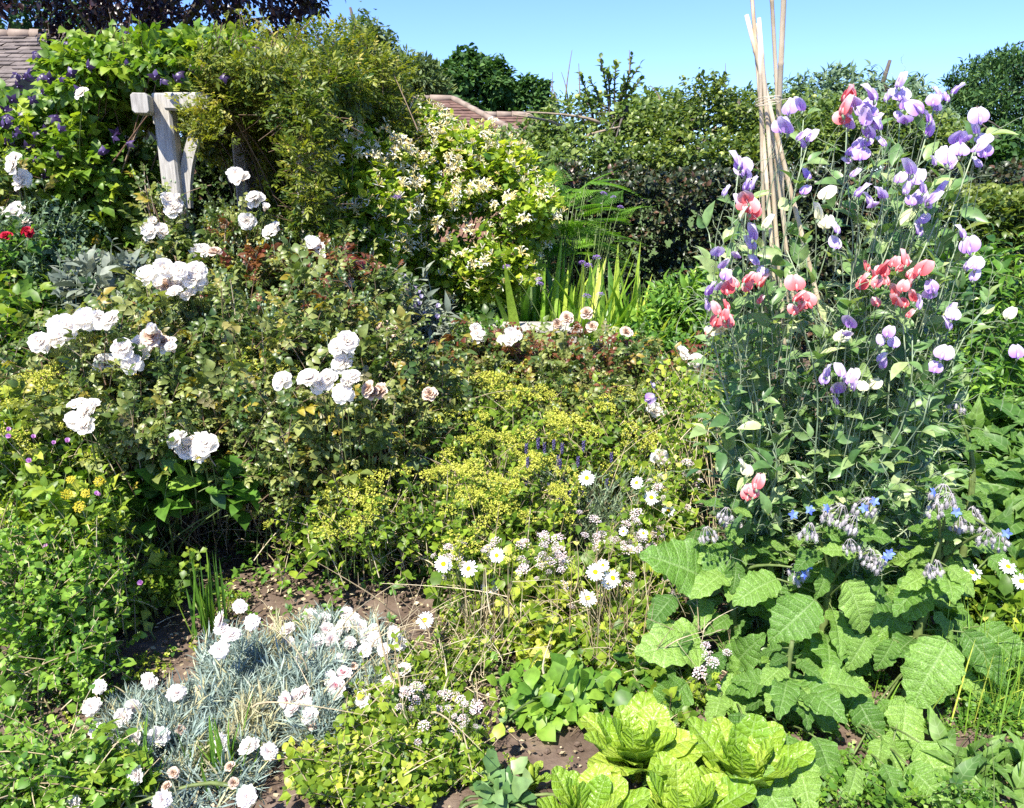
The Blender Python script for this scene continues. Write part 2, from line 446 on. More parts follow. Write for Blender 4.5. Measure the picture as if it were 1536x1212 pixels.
M_yellow = leafmat('yellow_petal', [(0, (.5, .4, .02)), (1, (.7, .62, .06))], .5, .3, .2, (1.3, 1.2, .5))
M_green = leafmat('mid_green_leaf', [(0, (.035, .1, .015)), (.5, (.1, .22, .025)), (1, (.22, .36, .04))], .45, .32, .4)
M_pea = leafmat('pea_leaf', [(0, (.06, .14, .045)), (.5, (.14, .25, .08)), (.8, (.27, .37, .14)), (1, (.48, .54, .26))], .4, .3, .5)
M_grey = leafmat('grey_leaf', [(0, (.10, .13, .10)), (.6, (.19, .22, .16)), (1, (.32, .34, .26))], .6, .2, .3, (1.3, 1.3, 1.0))
M_dianth = leafmat('pink_foliage', [(0, (.16, .22, .19)), (.6, (.28, .36, .31)), (.82, (.4, .46, .38)), (.9, (.42, .4, .2)), (1, (.38, .33, .2))], .55, .18, .3, (1.2, 1.3, 1.1))
M_iris = leafmat('iris_blade', [(0, (.08, .19, .02)), (.5, (.22, .38, .04)), (1, (.55, .6, .1))], .4, .35, .4)
M_fern = leafmat('fern_frond', [(0, (.07, .18, .02)), (1, (.18, .34, .035))], .5, .4, .3)
M_borage = leafmat('borage_leaf', [(0, (.075, .17, .025)), (.5, (.125, .25, .038)), (1, (.21, .35, .065))], .45, .28, .4, vein=8, hlm=.16, tex=30, texd=.002)
M_lettuce = leafmat('lettuce_leaf', [(0, (.15, .3, .025)), (.5, (.25, .39, .035)), (1, (.38, .49, .06))], .36, .33, .5, (1.3, 1.3, .4), vein=8, hlm=.2, tex=12, texd=.002, texc=(1.1, .96))
M_lily = leafmat('broad_leaf', [(0, (.035, .11, .02)), (.5, (.08, .17, .03)), (1, (.15, .26, .05))], .5, .3, .35, vein=6, hlm=.15)
M_white = leafmat('white_petal', [(0, (.6, .35, .22)), (.1, (.86, .72, .62)), (.25, (.93, .88, .82)), (1, (.97, .95, .91))], .55, .5, .2, (1.08, 1.03, .97))
M_purewhite = leafmat('pure_white_petal', [(0, (.85, .85, .83)), (1, (.87, .87, .87))], .55, .25, .2, (1, 1, 1))
M_fade = leafmat('faded_petal', [(0, (.3, .14, .06)), (.5, (.55, .38, .25)), (1, (.75, .62, .52))], .7, .3, .1, (1, .9, .8))
M_pinkw = leafmat('pink_white_petal', [(0, (.6, .15, .22)), (.2, (.85, .6, .62)), (.4, (.9, .83, .82)), (1, (.95, .93, .89))], .6, .5, .2, (1.06, 1.02, .98))
M_lav = leafmat('lavender_petal', [(0, (.46, .23, .68)), (.3, (.63, .46, .82)), (.6, (.76, .66, .88)), (1, (.9, .86, .93))], .5, .45, .2, (1, .95, 1))
M_coral = leafmat('coral_petal', [(0, (.84, .1, .12)), (.4, (.92, .24, .25)), (.7, (.93, .55, .55)), (1, (.94, .8, .78))], .5, .45, .2, (1, .9, .9))
M_cream = leafmat('cream_petal', [(0, (.7, .68, .4)), (.6, (.82, .82, .62)), (1, (.88, .88, .82))], .5, .4, .2, (1, 1, .9))
M_honeyfl = leafmat('honeysuckle_petal', [(0, (.75, .5, .12)), (.4, (.82, .75, .35)), (.7, (.86, .84, .66)), (1, (.88, .86, .82))], .5, .35, .2, (1, 1, .85))
M_clemfl = leafmat('clematis_petal', [(0, (.012, .006, .025)), (.6, (.04, .018, .075)), (.9, (.11, .07, .2)), (1, (.36, .3, .5))], .4, .25, .5, (1.4, .9, 1.6))
M_verb = leafmat('verbena_floret', [(0, (.2, .08, .36)), (.6, (.38, .22, .62)), (1, (.6, .45, .8))], .6, .3, .2, (1, .9, 1.1))
M_lavfl = leafmat('lavender_floret', [(0, (.06, .05, .13)), (1, (.15, .13, .28))], .6, .2, .2, (1, .9, 1.2))
M_blue = leafmat('blue_petal', [(0, (.08, .13, .6)), (1, (.25, .38, .85))], .5, .3, .2, (1, 1, 1.1))
M_lilac = leafmat('lilac_petal', [(0, (.55, .45, .72)), (1, (.8, .75, .86))], .5, .4, .2, (1, .95, 1))
M_hairy = leafmat('hairy_sepal', [(0, (.2, .19, .2)), (.5, (.36, .33, .34)), (1, (.66, .63, .62))], .8, .1, .1, (1.2, 1.1, 1.1))
M_marj = leafmat('marjoram_floret', [(0, (.4, .28, .26)), (.5, (.62, .52, .52)), (1, (.85, .8, .82))], .7, .2, .1, (1, .95, .95))
M_red = leafmat('red_petal', [(0, (.3, .005, .02)), (1, (.5, .02, .05))], .5, .2, .2, (1.2, .8, .8))
M_magenta = leafmat('magenta_petal', [(0, (.6, .25, .6)), (1, (.8, .5, .78))], .5, .4, .2, (1, .9, 1))
M_disc = leafmat('daisy_disc', [(0, (.7, .4, .01)), (1, (.85, .58, .02))], .8, .05, .1)
M_stem = leafmat('green_stem', [(0, (.05, .09, .02)), (.5, (.11, .16, .045)), (1, (.2, .24, .08))], .5, .05, .3)
M_palestem = leafmat('pale_stem', [(0, (.13, .2, .11)), (.5, (.22, .3, .18)), (1, (.36, .42, .26))], .5, .1, .3)
M_wood = leafmat('woody_stem', [(0, (.05, .03, .02)), (.5, (.13, .08, .05)), (.85, (.24, .18, .12)), (1, (.34, .28, .2))], .75, .0, .2)
M_straw = leafmat('dry_straw', [(0, (.16, .11, .06)), (.5, (.36, .29, .17)), (1, (.62, .53, .36))], .7, .15, .2)
M_bark = hard('bark', (.05, .04, .03), (.14, .12, .1), 14, .9, .6, (1, 1, .25))
M_oakwood = hard('weathered_oak', (.24, .22, .19), (.5, .47, .42), 16, .8, .6, (6, 6, .5), c3=(.4, .375, .33), dist=.006)
M_bamboo = hard('bamboo', (.36, .26, .15), (.66, .56, .42), 9, .45, .2, (3, 3, .6), .4, c3=(.58, .48, .34), dist=.002)
M_twine = hard('twine', (.35, .3, .22), (.6, .54, .42), 60, .9, .5)
M_soil = hard('soil', (.055, .036, .026), (.20, .15, .115), 7, .95, .9, detail=12, c3=(.125, .088, .066), dist=.03)
M_lawn = hard('lawn', (.05, .09, .02), (.12, .17, .04), 20, .9, .6)
M_tile = hard('roof_tile', (.09, .075, .065), (.24, .2, .175), 3.0, .85, .4, c3=(.15, .125, .11))
M_tile2 = hard('brown_roof_tile', (.09, .05, .04), (.21, .13, .1), 3.0, .85, .4)
M_ridge = hard('ridge_tile', (.2, .15, .12), (.34, .27, .21), 4, .8, .3)
M_brick = hard('brick', (.2, .1, .07), (.36, .2, .15), 10, .9, .3)
M_render = hard('white_render', (.6, .6, .58), (.75, .75, .72), 2, .9, .1)
M_glass = hard('window_glass', (.03, .04, .05), (.06, .07, .09), 2, .08, 0, spec=.6)
M_fence = hard('fence_wood', (.07, .05, .04), (.17, .13, .1), 12, .85, .4, (5, 5, .6))
M_chip = hard('wood_chip', (.25, .16, .09), (.6, .46, .3), 30, .9, .3)
M_fruit = leafmat('apple_skin', [(0, (.2, .27, .05)), (.7, (.36, .4, .1)), (1, (.65, .5, .25))], .35, .05, .5)

# ---------------------------------------------------------------- flowers as small meshes (variants are shared)
def petalT(w, l, cup, curl, nx=4, ny=4, ruff=.0, notch=0.0, a0=0., a1=1., wide=.45, ph=0.):
    def fn(u, t):
        ww = w*1.15*(.25+.75*(min(t, .6)/.6)**.7)*(1 if t < .6 else math.sqrt(max(.12, 1-((t-.6)/.43)**2)))
        x = u*ww
        y = l*t*(1-notch*(1-abs(u))*t**4)
        z = cup*t*t*l + curl*l*t**3 + .35*ww*u*u*(1 if cup > 0 else -.4)+ruff*l*t*t*math.sin(u*6+ph)
        return x, y, z, a0+(a1-a0)*t
    return gridT(nx, ny, fn)
def rose_mesh(seed, open_=1.0, mat=None, rows=((5, 1.0, 10), (6, .86, 26), (6, .68, 42), (5, .48, 60), (4, .3, 76))):
    r = np.random.default_rng(seed); g = G()
    for k, (n, l, el) in enumerate(rows):
        for i in range(n):
            a = 2*math.pi*(i+.5*k)/n+r.normal()*.15
            e = math.radians(el*(1.12-.25*open_)+r.normal()*7)
            y = (math.cos(a)*math.cos(e), math.sin(a)*math.cos(e), math.sin(e))
            z = (-math.cos(a)*math.sin(e), -math.sin(a)*math.sin(e), math.cos(e))
            p = petalT(.5*(1-.05*k), 1, .25+.1*k, -.35+.1*r.random(), 4, 4, .08, .1*r.random(), max(0, .75-.17*k), 1-.08*k, ph=r.random()*6)
            g.t(p, pos=(0, 0, .04*k), y=y, z=z, s=l*r.uniform(.9, 1.08), add=r.normal()*.05)
    g.t(ballT(6, 4, (.14, .14, .2)), pos=(0, 0, -.12), add=.1)
    return g.mesh('rose_bloom', mat or M_white)
ROSES = [rose_mesh(i, o) for i, o in enumerate((1.0, .85, 1.15, 1.0))]
FADES = [rose_mesh(20+i, 1.2, M_fade) for i in range(2)]
HALF = [rose_mesh(30, .2, M_white, ((5, .8, 55), (4, .75, 70), (4, .6, 80)))]
REDROSE = [rose_mesh(40, 1., M_red)]
ROSES += [rose_mesh(50, 1.3, None, ((5, 1.0, 6), (5, .85, 20), (4, .5, 50))), HALF[0], rose_mesh(51, .9)]
def dianthus_mesh(seed, mat, off=0.):
    r = np.random.default_rng(seed); g = G()
    for k, (n, l, el) in enumerate(((8, 1.0, 6), (8, .92, 20), (7, .75, 38), (6, .52, 58), (5, .35, 75))):
        for i in range(n):
            a = 2*math.pi*(i+.4*k)/n+r.normal()*.12; e = math.radians(el+r.normal()*5)
            def fn(u, t, l=l):
                w = .42*t**.8
                fr = .1*math.sin(u*14+i)*(t > .9)+.05*math.sin(i*3.1)*t
                return u*w, (t+fr)*(1-.12*u*u), .05*math.sin(u*9+k)*t, (.2+.8*t) if k < 3 else .15+.75*t
            g.t(gridT(6, 3, fn), pos=(0, 0, .03*k), y=(math.cos(a)*math.cos(e), math.sin(a)*math.cos(e), math.sin(e)), z=(-math.cos(a)*math.sin(e), -math.sin(a)*math.sin(e), math.cos(e)), s=l*r.uniform(.85, 1.1), add=off+r.normal()*.12)
    return g.mesh('pink_bloom', mat)
DIAN = [dianthus_mesh(i, M_pinkw) for i in range(3)]+[dianthus_mesh(8, M_pinkw, -.22), dianthus_mesh(9, M_pinkw, -.42)]
def calyx_mesh():
    g = G(); g.tubes([(0, 0, -.85), (0, 0, -.5), (0, 0, 0.)], np.array([[.12, .2, .22]]), 6, .7); return g.mesh('calyx', M_palestem)
CALYX = calyx_mesh()
def daisy_meshes(seed):
    r = np.random.default_rng(seed); g = G()
    for i in range(19):
        a = 2*math.pi*i/19+r.normal()*.05; e = math.radians(r.normal()*8-4)
        g.t(gridT(2, 3, lambda u, t: (u*.125*math.sin(math.pi*min(.92, t*.8+.17))**.6, .25+.78*t, .03*(1-u*u)-.06*t*t, t)), y=(math.cos(a)*math.cos(e), math.sin(a)*math.cos(e), math.sin(e)), z=(0, 0, 1), s=r.uniform(.9, 1.05))
    d = G(); d.t(ballT(10, 6, (.31, .31, .15), .4), pos=(0, 0, .02))
    for i in range(60):
        a, q = i*2.4, .3*math.sqrt(i/60); d.t(ballT(4, 3, (.028, .028, .03), .8), pos=(q*math.cos(a), q*math.sin(a), .02+.15*math.sqrt(max(0, 1-(q/.31)**2))))
    return g.mesh('daisy_rays', M_purewhite), d.mesh('daisy_disc', M_disc)
DAISY = [daisy_meshes(i) for i in range(3)]
def pea_mesh(seed, mat, dark=0.):
    r = np.random.default_rng(seed); g = G()
    w = r.uniform(.85, 1.05)
    def std(u, t):                                    # the big upright standard, folded back and waved
        ww = w*math.sin(math.pi*min(.93, .08+t*.84)**.8)**.6
        return u*ww*.72, .1+1.15*t*(1-.08*(1-abs(u))**3*t), -.22*u*u*t-.28*t*t+.14*math.sin(5.5*u+seed)*t+.05*math.sin(11*u+2*seed)*t*t, .3+.45*t+.3*abs(u)*t
    g.t(gridT(8, 6, std), y=(0, .42, .9), z=(0, -.9, .42), add=-dark)
    for s in (-1, 1):                                 # two wings
        def wing(u, t, s=s):
            ww = .38*math.sin(math.pi*min(.92, .1+t*.85)**.9)**.6
            return s*(.12+.25*t)+u*ww, .02+.8*t, .2*t*t+.14*u*s, .1+.6*t
        g.t(gridT(4, 4, wing), y=(s*.25, .1, .9), z=(s*.6, .9, -.1), s=.95, add=-dark*.7)
    g.t(ballT(5, 4, (.1, .22, .3), .75), pos=(0, .05, .25))
    return g.mesh('pea_bloom', mat)
def cal2():
    g = G(); g.t(ballT(5, 4, (.13, .13, .22), .6), pos=(0, 0, -.08)); return g.mesh('calyx', M_palestem)
CAL2 = cal2()
PEA = {k: [pea_mesh(i*3+1, m, d) for i, d in enumerate((0, .12, .3))] for k, m in (('lavender', M_lav), ('coral', M_coral), ('white', M_cream))}
def clem_mesh(seed):
    r = np.random.default_rng(seed); g = G()
    for i in range(4):
        a = math.pi/2*i+r.normal()*.1; e = math.radians(-5+r.normal()*12)
        p = leafT(4, .3, 'lance', -.2, .5)
        g.t(p, y=(math.cos(a)*math.cos(e), math.sin(a)*math.cos(e), math.sin(e)), z=(0, 0, 1), add=r.uniform(.2, .95))
    g.t(ballT(6, 4, (.09, .09, .12), 1.), pos=(0, 0, .06))
    return g.mesh('clematis_bloom', M_clemfl)
CLEM = [clem_mesh(i) for i in range(4)]
def honey_mesh(seed):
    r = np.random.default_rng(seed); g = G()
    for i in range(13):
        a, e = 2.4*i, math.radians(r.uniform(5, 80))
        d = np.array([math.cos(a)*math.cos(e), math.sin(a)*math.cos(e), math.sin(e)]); v = r.choice([.2, .45, .7, .95])
        up = np.array([0, 0, 1.])
        P = np.array([d*.1, d*.45+up*.03, d*.8+up*.02, d*1.0-up*.06])
        g.tubes(P, np.array([[.03, .035, .05, .06]]), 4, v)
        if r.random() < .7:
            for s in (-1, 1):
                side = np.cross(d, up); side = side/max(1e-6, np.linalg.norm(side))
                g.t(leafT(2, .3, 'oval', .2, .9), pos=P[-1], y=d+side*.8*s+up*.3*s, z=up-d*.5*s, s=.36, add=v)
    for i in range(2): g.t(leafT(2, .45, 'oval', .2, .2), y=(math.cos(3*i), math.sin(3*i), .2), z=(0, 0, 1), s=.6, add=.25)
    return g.mesh('honeysuckle_bloom', M_honeyfl)
HONEY = [honey_mesh(i) for i in range(4)]
def dome_mesh(seed, mat, n, r0, flat, petals=True, fs=.09, name='flower_head', lo=.0, hi=1.):
    r = np.random.default_rng(seed); g = G()
    for i in range(n):
        a, q = 2.4*i, math.sqrt((i+.5)/n)
        p = np.array([q*math.cos(a), q*math.sin(a), flat*math.sqrt(max(0, 1-q*q))])+r.normal(size=3)*.07
        v = r.uniform(lo, hi)
        if petals:
            for k in range(4):
                b = k*1.57+i
                g.t(leafT(1, .4, 'oval', .2, .2), pos=p*r0, y=(math.cos(b), math.sin(b), .35), z=(0, 0, 1), s=fs*1.3*r0, add=v)
        g.t(ballT(4, 3, (fs*.6, fs*.6, fs*.7), v), pos=p*r0, s=r0)
    return g.mesh(name, mat)
VERB = [dome_mesh(i, M_verb, 46, 1, .7, True, .13) for i in range(2)]
MARJ = [dome_mesh(i+5, M_marj, 42, 1, .6, True, .12) for i in range(3)]
YEL = [dome_mesh(i+15, M_yellow, 40, 1, .5, True, .15) for i in range(2)]
PALEBALL = [dome_mesh(77, M_silver, 60, 1, 1., True, .12)]
def gold_mesh(seed):
    """a flat head made of many small rounded bud clusters, each with little bracts"""
    r = np.random.default_rng(seed); g = G()
    for c in range(11):
        a, q = 2.4*c+r.normal()*.2, math.sqrt((c+.4)/11)
        cc = np.array([q*math.cos(a), q*math.sin(a), .45*math.sqrt(max(0, 1-q*q))+r.normal()*.08])
        for i in range(9):
            p = cc+r.normal(size=3)*np.array([.13, .13, .08])
            g.t(leafT(1, .38, 'oval', .4, -.2), pos=p, y=unit(np.array([r.normal(), r.normal(), .8])), z=(r.normal(), r.normal(), 1), s=.2, add=r.uniform(0, 1))
            if i % 2: g.t(ballT(4, 3, (.05, .05, .07), r.uniform(.3, 1)), pos=p+np.array([0, 0, .05]))
    return g.mesh('bud_head', M_gold)
GOLD = [gold_mesh(i) for i in range(4)]
def bell_mesh(mat):
    g = G()
    for i in range(5):
        a = i*1.2566
        g.t(petalT(.4, 1, .35, -.2, 3, 3), y=(math.cos(a)*.55, math.sin(a)*.55, .8), z=(-math.cos(a)*.8, -math.sin(a)*.8, .55), add=.1*i)
    return g.mesh('bell_bloom', mat)
BELL = bell_mesh(M_lilac); GERAN = bell_mesh(M_magenta)
def starblue():
    g = G()
    for i in range(5):
        a = i*1.2566; g.t(leafT(2, .28, 'oval', .2, .2), y=(math.cos(a), math.sin(a), .1), z=(0, 0, 1), add=.2*i)
    return g.mesh('blue_star', M_blue)
STAR = starblue()
def budhead(seed):
    """hanging cluster of hairy buds"""
    r = np.random.default_rng(seed); g = G()
    for i in range(8):
        a = 2.4*i; q = .25+.5*r.random()
        e = np.array([q*math.cos(a), q*math.sin(a), -.25-.4*r.random()])
        P = bez(np.array([0, 0, .1]), e, .7, 6)[0]
        g.tubes(P, np.array([.035]), 4, .6)
        g.t(ballT(7, 5, (.13, .13, .26), r.uniform(.3, .8)), pos=e-np.array([0, 0, .2]))
        for k in range(44):
            d = unit(r.normal(size=3)); q0 = e-np.array([0, 0, .2])+d*np.array([.12, .12, .24])
            g.t(L_NEEDLE, pos=q0, y=d+np.array([0, 0, -.6]), z=(1, .2, .1), s=.15, add=.9)
    return g.mesh('hairy_buds', M_hairy)
BUDS = [budhead(i) for i in range(3)]
def applem():
    g = G(); g.t(ballT(8, 6, (1, 1, .9), .6)); return g.mesh('apple', M_fruit)
APPLE = applem()

# ================================================================ the setting
def ground():
    g = G(); xs = np.concatenate([[-600, -60, -12], np.linspace(-4, 4, 121), [12, 60, 600]]); ys = np.concatenate([[-400, -8], np.linspace(1, 8, 106), [16, 60, 200, 900]])
    X, Y = np.meshgrid(xs, ys); P = np.stack([X.ravel(), Y.ravel(), 0*X.ravel()], 1)
    m = ((np.abs(P[:, 0]) < 4) & (P[:, 1] > 1) & (P[:, 1] < 8))
    P[:, 2] = np.where(m, .014*noise3(P, 9, 1)+.012*noise3(P, 23, 2)+.008*noise3(P, 51, 3)-.01, -.03)
    nx = len(xs); i, j = np.meshgrid(np.arange(nx-1), np.arange(len(ys)-1)); k = (j*nx+i).ravel()
    q = np.stack([k, k+1, k+nx+1, k+nx], 1)
    g.raw(P, q.ravel(), np.full(len(q), 4), np.zeros((len(P), 3)))
    struct('ground', g, M_soil, smooth=True)
    g = G(); g.t(T([(-400, 9.5, 0), (400, 9.5, 0), (400, 700, 0), (-400, 700, 0)], [(0, 1, 2, 3)]), pos=(0, 0, -.01))
    g.t(T([(2.35, 0, 0), (14, 0, 0), (14, 5.1, 0), (3.0, 5.1, 0)], [(0, 1, 2, 3)]), pos=(0, 0, .035))
    struct('lawn', g, M_lawn)
ground()

def boxT(x0, x1, y0, y1, z0, z1):
    V = [(x, y, z) for z in (z0, z1) for y in (y0, y1) for x in (x0, x1)]
    return T(V, [(0, 2, 3, 1), (4, 5, 7, 6), (0, 1, 5, 4), (2, 6, 7, 3), (0, 4, 6, 2), (1, 3, 7, 5)])
def beamT(w, h, l, bev=.012, sub=1):
    """bevelled bar along +Y"""
    s = [(-w/2+bev, -h/2), (w/2-bev, -h/2), (w/2, -h/2+bev), (w/2, h/2-bev), (w/2-bev, h/2), (-w/2+bev, h/2), (-w/2, h/2-bev), (-w/2, -h/2+bev)]
    V = []; ys = [0, bev*.6]+[l*(i+1)/(sub+1) for i in range(sub)]+[l-bev*.6, l]
    for j, y in enumerate(ys):
        k = .93 if j in (0, len(ys)-1) else 1
        V += [(a*k, y, b*k) for a, b in s]
    F = [(j*8+i, j*8+(i+1) % 8, (j+1)*8+(i+1) % 8, (j+1)*8+i) for j in range(len(ys)-1) for i in range(8)]
    F += [tuple(range(7, -1, -1)), tuple((len(ys)-1)*8+i for i in range(8))]
    return T(V, F)
def slope(g, A, B, Cc, D, rows, th=.03):
    """tiled roof plane: eave A-B, ridge D-C, in overlapping courses, each course cut in tiles"""
    A, B, Cc, D = (np.array(p, float) for p in (A, B, Cc, D)); n = unit(np.cross(B-A, D-A))
    for i in range(rows):
        t0, t1 = i/rows, (i+1.25)/rows
        t1 = min(t1, 1)
        L0, R0, L1, R1 = A+(D-A)*t0, B+(Cc-B)*t0, A+(D-A)*t1, B+(Cc-B)*t1
        w = np.linalg.norm(R0-L0); c = max(1, int(w/.28)); e = (np.arange(c+1)+(.5 if i % 2 else 0))/c; e = np.clip(e, 0, 1)
        for j in range(c):
            if e[j+1]-e[j] < 1e-4: continue
            h = th*(1+.35*R.normal())
            a, b, q, d = (L0+(R0-L0)*e[j]+n*h, L0+(R0-L0)*e[j+1]*.999+n*h, L1+(R1-L1)*e[j+1]*.999, L1+(R1-L1)*e[j])
            a2, b2 = a-n*th*.8, b-n*th*.8
            g.raw(np.array([a, b, q, d, a2, b2]), np.array([0, 1, 2, 3, 4, 5, 1, 0]), np.array([4, 4]), np.zeros((6, 3)))

# ================================================================ background buildings, trees
def house(label, x0, x1, yf, depth, eave, ridge, tile, wallm, hipL=0, hipR=0, wins=3, group=None, chim=None, rowsz=.22):
    r = root('house', label, 'house', ((x0+x1)/2, yf+depth/2, 0), group)
    g = G(); g.t(boxT(x0+.35, x1-.35, yf+.4, yf+depth-.4, -.02, eave+.05)); part(r, 'wall', g, wallm, False)
    ym = yf+depth/2; g = G()
    rows = int(math.hypot(depth/2, ridge-eave)/rowsz)
    slope(g, (x0, yf, eave), (x1, yf, eave), (x1-hipR, ym, ridge), (x0+hipL, ym, ridge), rows)
    slope(g, (x1, yf+depth, eave), (x0, yf+depth, eave), (x0+hipL, ym, ridge), (x1-hipR, ym, ridge), rows)
    for s, h in ((0, hipL), (1, hipR)):
        if h:
            if s: slope(g, (x1, yf, eave), (x1, yf+depth, eave), (x1-h, ym, ridge), (x1-h, ym, ridge), rows)
            else: slope(g, (x0, yf+depth, eave), (x0, yf, eave), (x0+h, ym, ridge), (x0+h, ym, ridge), rows)
    if not hipL: g.raw(np.array([(x0+.3, yf, eave), (x0+.3, yf+depth, eave), (x0+.3, ym, ridge-.05)]), np.array([0, 2, 1]), np.array([3]), np.zeros((3, 3)))
    if not hipR: g.raw(np.array([(x1-.3, yf, eave), (x1-.3, yf+depth, eave), (x1-.3, ym, ridge-.05)]), np.array([0, 1, 2]), np.array([3]), np.zeros((3, 3)))
    ro = part(r, 'roof', g, tile, False)
    g = G(); a, b = x0+hipL, x1-hipR; n = int((b-a)/.45)
    for i in range(n):
        u = a+(b-a)*i/n; g.tubes([(u, ym, ridge+.03), (u+(b-a)/n*.98, ym, ridge+.03)], .12, 6, r1=.10)
    for s, h in ((0, hipL), (1, hipR)):
        if h:
            for fy in (yf, yf+depth):
                p0, p1 = np.array([(x1 if s else x0), fy, eave+.05]), np.array([(b if s else a), ym, ridge+.05])
                for i in range(9): g.tubes([p0+(p1-p0)*i/9, p0+(p1-p0)*(i+.97)/9], .1, 6, r1=.08)
    rd = bpy.data.objects.new('ridge', g.mesh('ridge', M_ridge, np.array(r.location))); C.objects.link(rd); rd.parent = ro
    for i in range(wins):
        wx = x0+(x1-x0)*(i+.5)/wins; g = G()
        for q in (boxT(wx-.65, wx+.65, yf+.33, yf+.42, .95, 1.02), boxT(wx-.65, wx+.65, yf+.33, yf+.42, eave-.5, eave-.43), boxT(wx-.65, wx-.58, yf+.33, yf+.42, 1.02, eave-.5), boxT(wx+.58, wx+.65, yf+.33, yf+.42, 1.02, eave-.5), boxT(wx-.03, wx+.03, yf+.33, yf+.42, 1.02, eave-.5)): g.t(q)
        w = part(r, 'window', g, M_render, False)
        g = G(); g.t(boxT(wx-.58, wx+.58, yf+.37, yf+.398, 1.02, eave-.5)); p = bpy.data.objects.new('pane', g.mesh('pane', M_glass, np.array(r.location), False)); C.objects.link(p); p.parent = w
    return r
pL = at(112, 62, 19)
house('long tiled roof of a cottage beyond the purple clematis at the upper left', -19, pL[0], 15, 8, 2.6, 4.65, M_tile, M_brick)
pA, pB = at(560, 146, 24), at(668, 158, 24)
house('hipped brown tiled roof rising just above the honeysuckle', pA[0]-1.5, pB[0]+2.4, 21, 6, 2.5, at(640, 150, 24)[2], M_tile2, M_brick, 2.5, 2.2)
pC, pD = at(706, 178, 25.5), at(800, 200, 25.5)
house('lower brown roof next to the hipped one, half behind apple boughs', pC[0]-.6, pD[0]+1.0, 24, 4, 2.4, at(730, 174, 26)[2], M_tile2, M_brick, 0, 1.2, 2)
pE = at(1490, 238, 48)
house('small white house glimpsed far off under the dark cedar', pE[0]-2.2, pE[0]+3.2, 47, 4, 2.2, 3.2, M_tile, M_render, 0, 0, 2)

def tree(label, base, H, ells, n, leaf, mat, size, trunk=.18, k=5, sl=.5, amp=.25, gap=-.9, name='tree', cat='tree', group=None, clump=0, clr=.25, fq=2., back=.15, depth=.3, up=.9, barkm=None, limbs=9, vb=.0):
    """ells: crown bodies; clump > 0 covers them with that many smaller ones"""
    r = root(name, label, cat, base, group)
    E = [tuple(e) for e in ells]
    if clump:
        P, N, _ = shell(E, clump*2, .1, 1, 1, depth=.35, back=.4, zmin=H*.12); P = P[:clump]
        rr = np.mean([e[3] for e in E])*clr
        E = E+[(*p, *(rr*R.uniform(.6, 1.2)*np.array([1.15, 1, .75]))) for p in P]
    P, N, nz = shell(E, n, amp, fq/np.mean([e[3] for e in E]), R.uniform(0, 9), gap, depth, back)
    S = sprig(P, unit(N+np.array([0, 0, .35])), sl, 4)
    a, d, z, si, t = along(S, k, .1, 1, 60, up)
    g = G(); g.inst(leaf, a, d, z, size*R.uniform(.6, 1.25, len(a)), np.clip(.5+.3*nz[si]+.25*R.normal(size=len(a))+vb, 0, 1))
    part(r, 'crown', g, mat)
    g = G(); b = np.array(base, float); top = np.array([b[0]+R.normal()*.05*H, b[1], H*.82])
    tr = bez(b, top, .5, 9, jit=.02); g.tubes(tr, np.array([trunk]), 8, r1=trunk*.2)
    ends = P[R.choice(len(P), min(len(P), limbs*3), replace=False)]
    ks = R.integers(3, 8, len(ends)); st = tr[0][ks]
    ends = ends+(st-ends)*.12
    g.tubes(bez(st, ends, .15, 7, jit=.05), trunk*.3*R.uniform(.5, 1, len(ends)), 5, r1=trunk*.05)
    part(r, 'trunk', g, barkm or M_bark)
    return r
def E3(px, py, Y, wpx, hpx, ry=None):
    """crown body from where it stands and how wide it is"""
    c = at(px, py, Y); s = np.linalg.norm(ray(px, py))*Y/ray(px, py)[1]/FPX
    return (c[0], Y, c[2], wpx*s, ry or wpx*s, hpx*s)
# copper beech over the house end
tree('great dark purple copper beech towering over the clematis arch', (at(250, 300, 13)[0], 13, 0), 7, [E3(270, -90, 13, 200, 150), E3(120, -60, 12.5, 110, 100), E3(400, -20, 13, 70, 55), E3(440, -5, 13, 42, 32)], 5200, L_OVAL, M_copper, .12, .3, 7, .5, clump=46, clr=.3, group=None, name='copper_beech', back=.1)
tree('green leafy tree behind the cottage ridge in the top left corner', (at(20, 300, 24)[0], 24, 0), 7, [E3(10, 10, 24, 100, 55), E3(90, 45, 24, 60, 35)], 2200, L_OVAL, M_oak, .2, .3, 5, .6, clump=30, name='oak_tree')
tree('broad dark green oak standing alone against the sky in the middle', (at(700, 300, 42)[0], 42, 0), 9, [E3(705, 130, 42, 55, 40), E3(725, 118, 42, 38, 30), E3(665, 130, 42, 32, 28), E3(690, 165, 42, 55, 25), E3(740, 140, 42, 40, 26)], 5200, L_OVAL, M_oak, .34, .4, 6, .8, clump=44, clr=.33, name='oak_tree', gap=-.75, vb=-.05)
tree('smaller round oak just right of the big dark oak', (at(797, 300, 42)[0], 42, 0), 7, [E3(797, 146, 42, 28, 24), E3(790, 172, 42, 34, 22)], 1700, L_OVAL, M_oak, .3, .3, 6, .7, clump=20, clr=.4, name='oak_tree')
tree('feathery pale grey-green birch with drooping twigs behind the jasmine', (at(560, 300, 26)[0], 26, 0), 8, [E3(548, 90, 26, 34, 40), E3(585, 110, 26, 40, 32), E3(625, 125, 26, 34, 25)], 3600, leafT(1, .16, 'oval', .2, .2), M_birch, .26, .2, 6, .9, clump=30, clr=.4, name='birch_tree', up=.1, depth=.6)
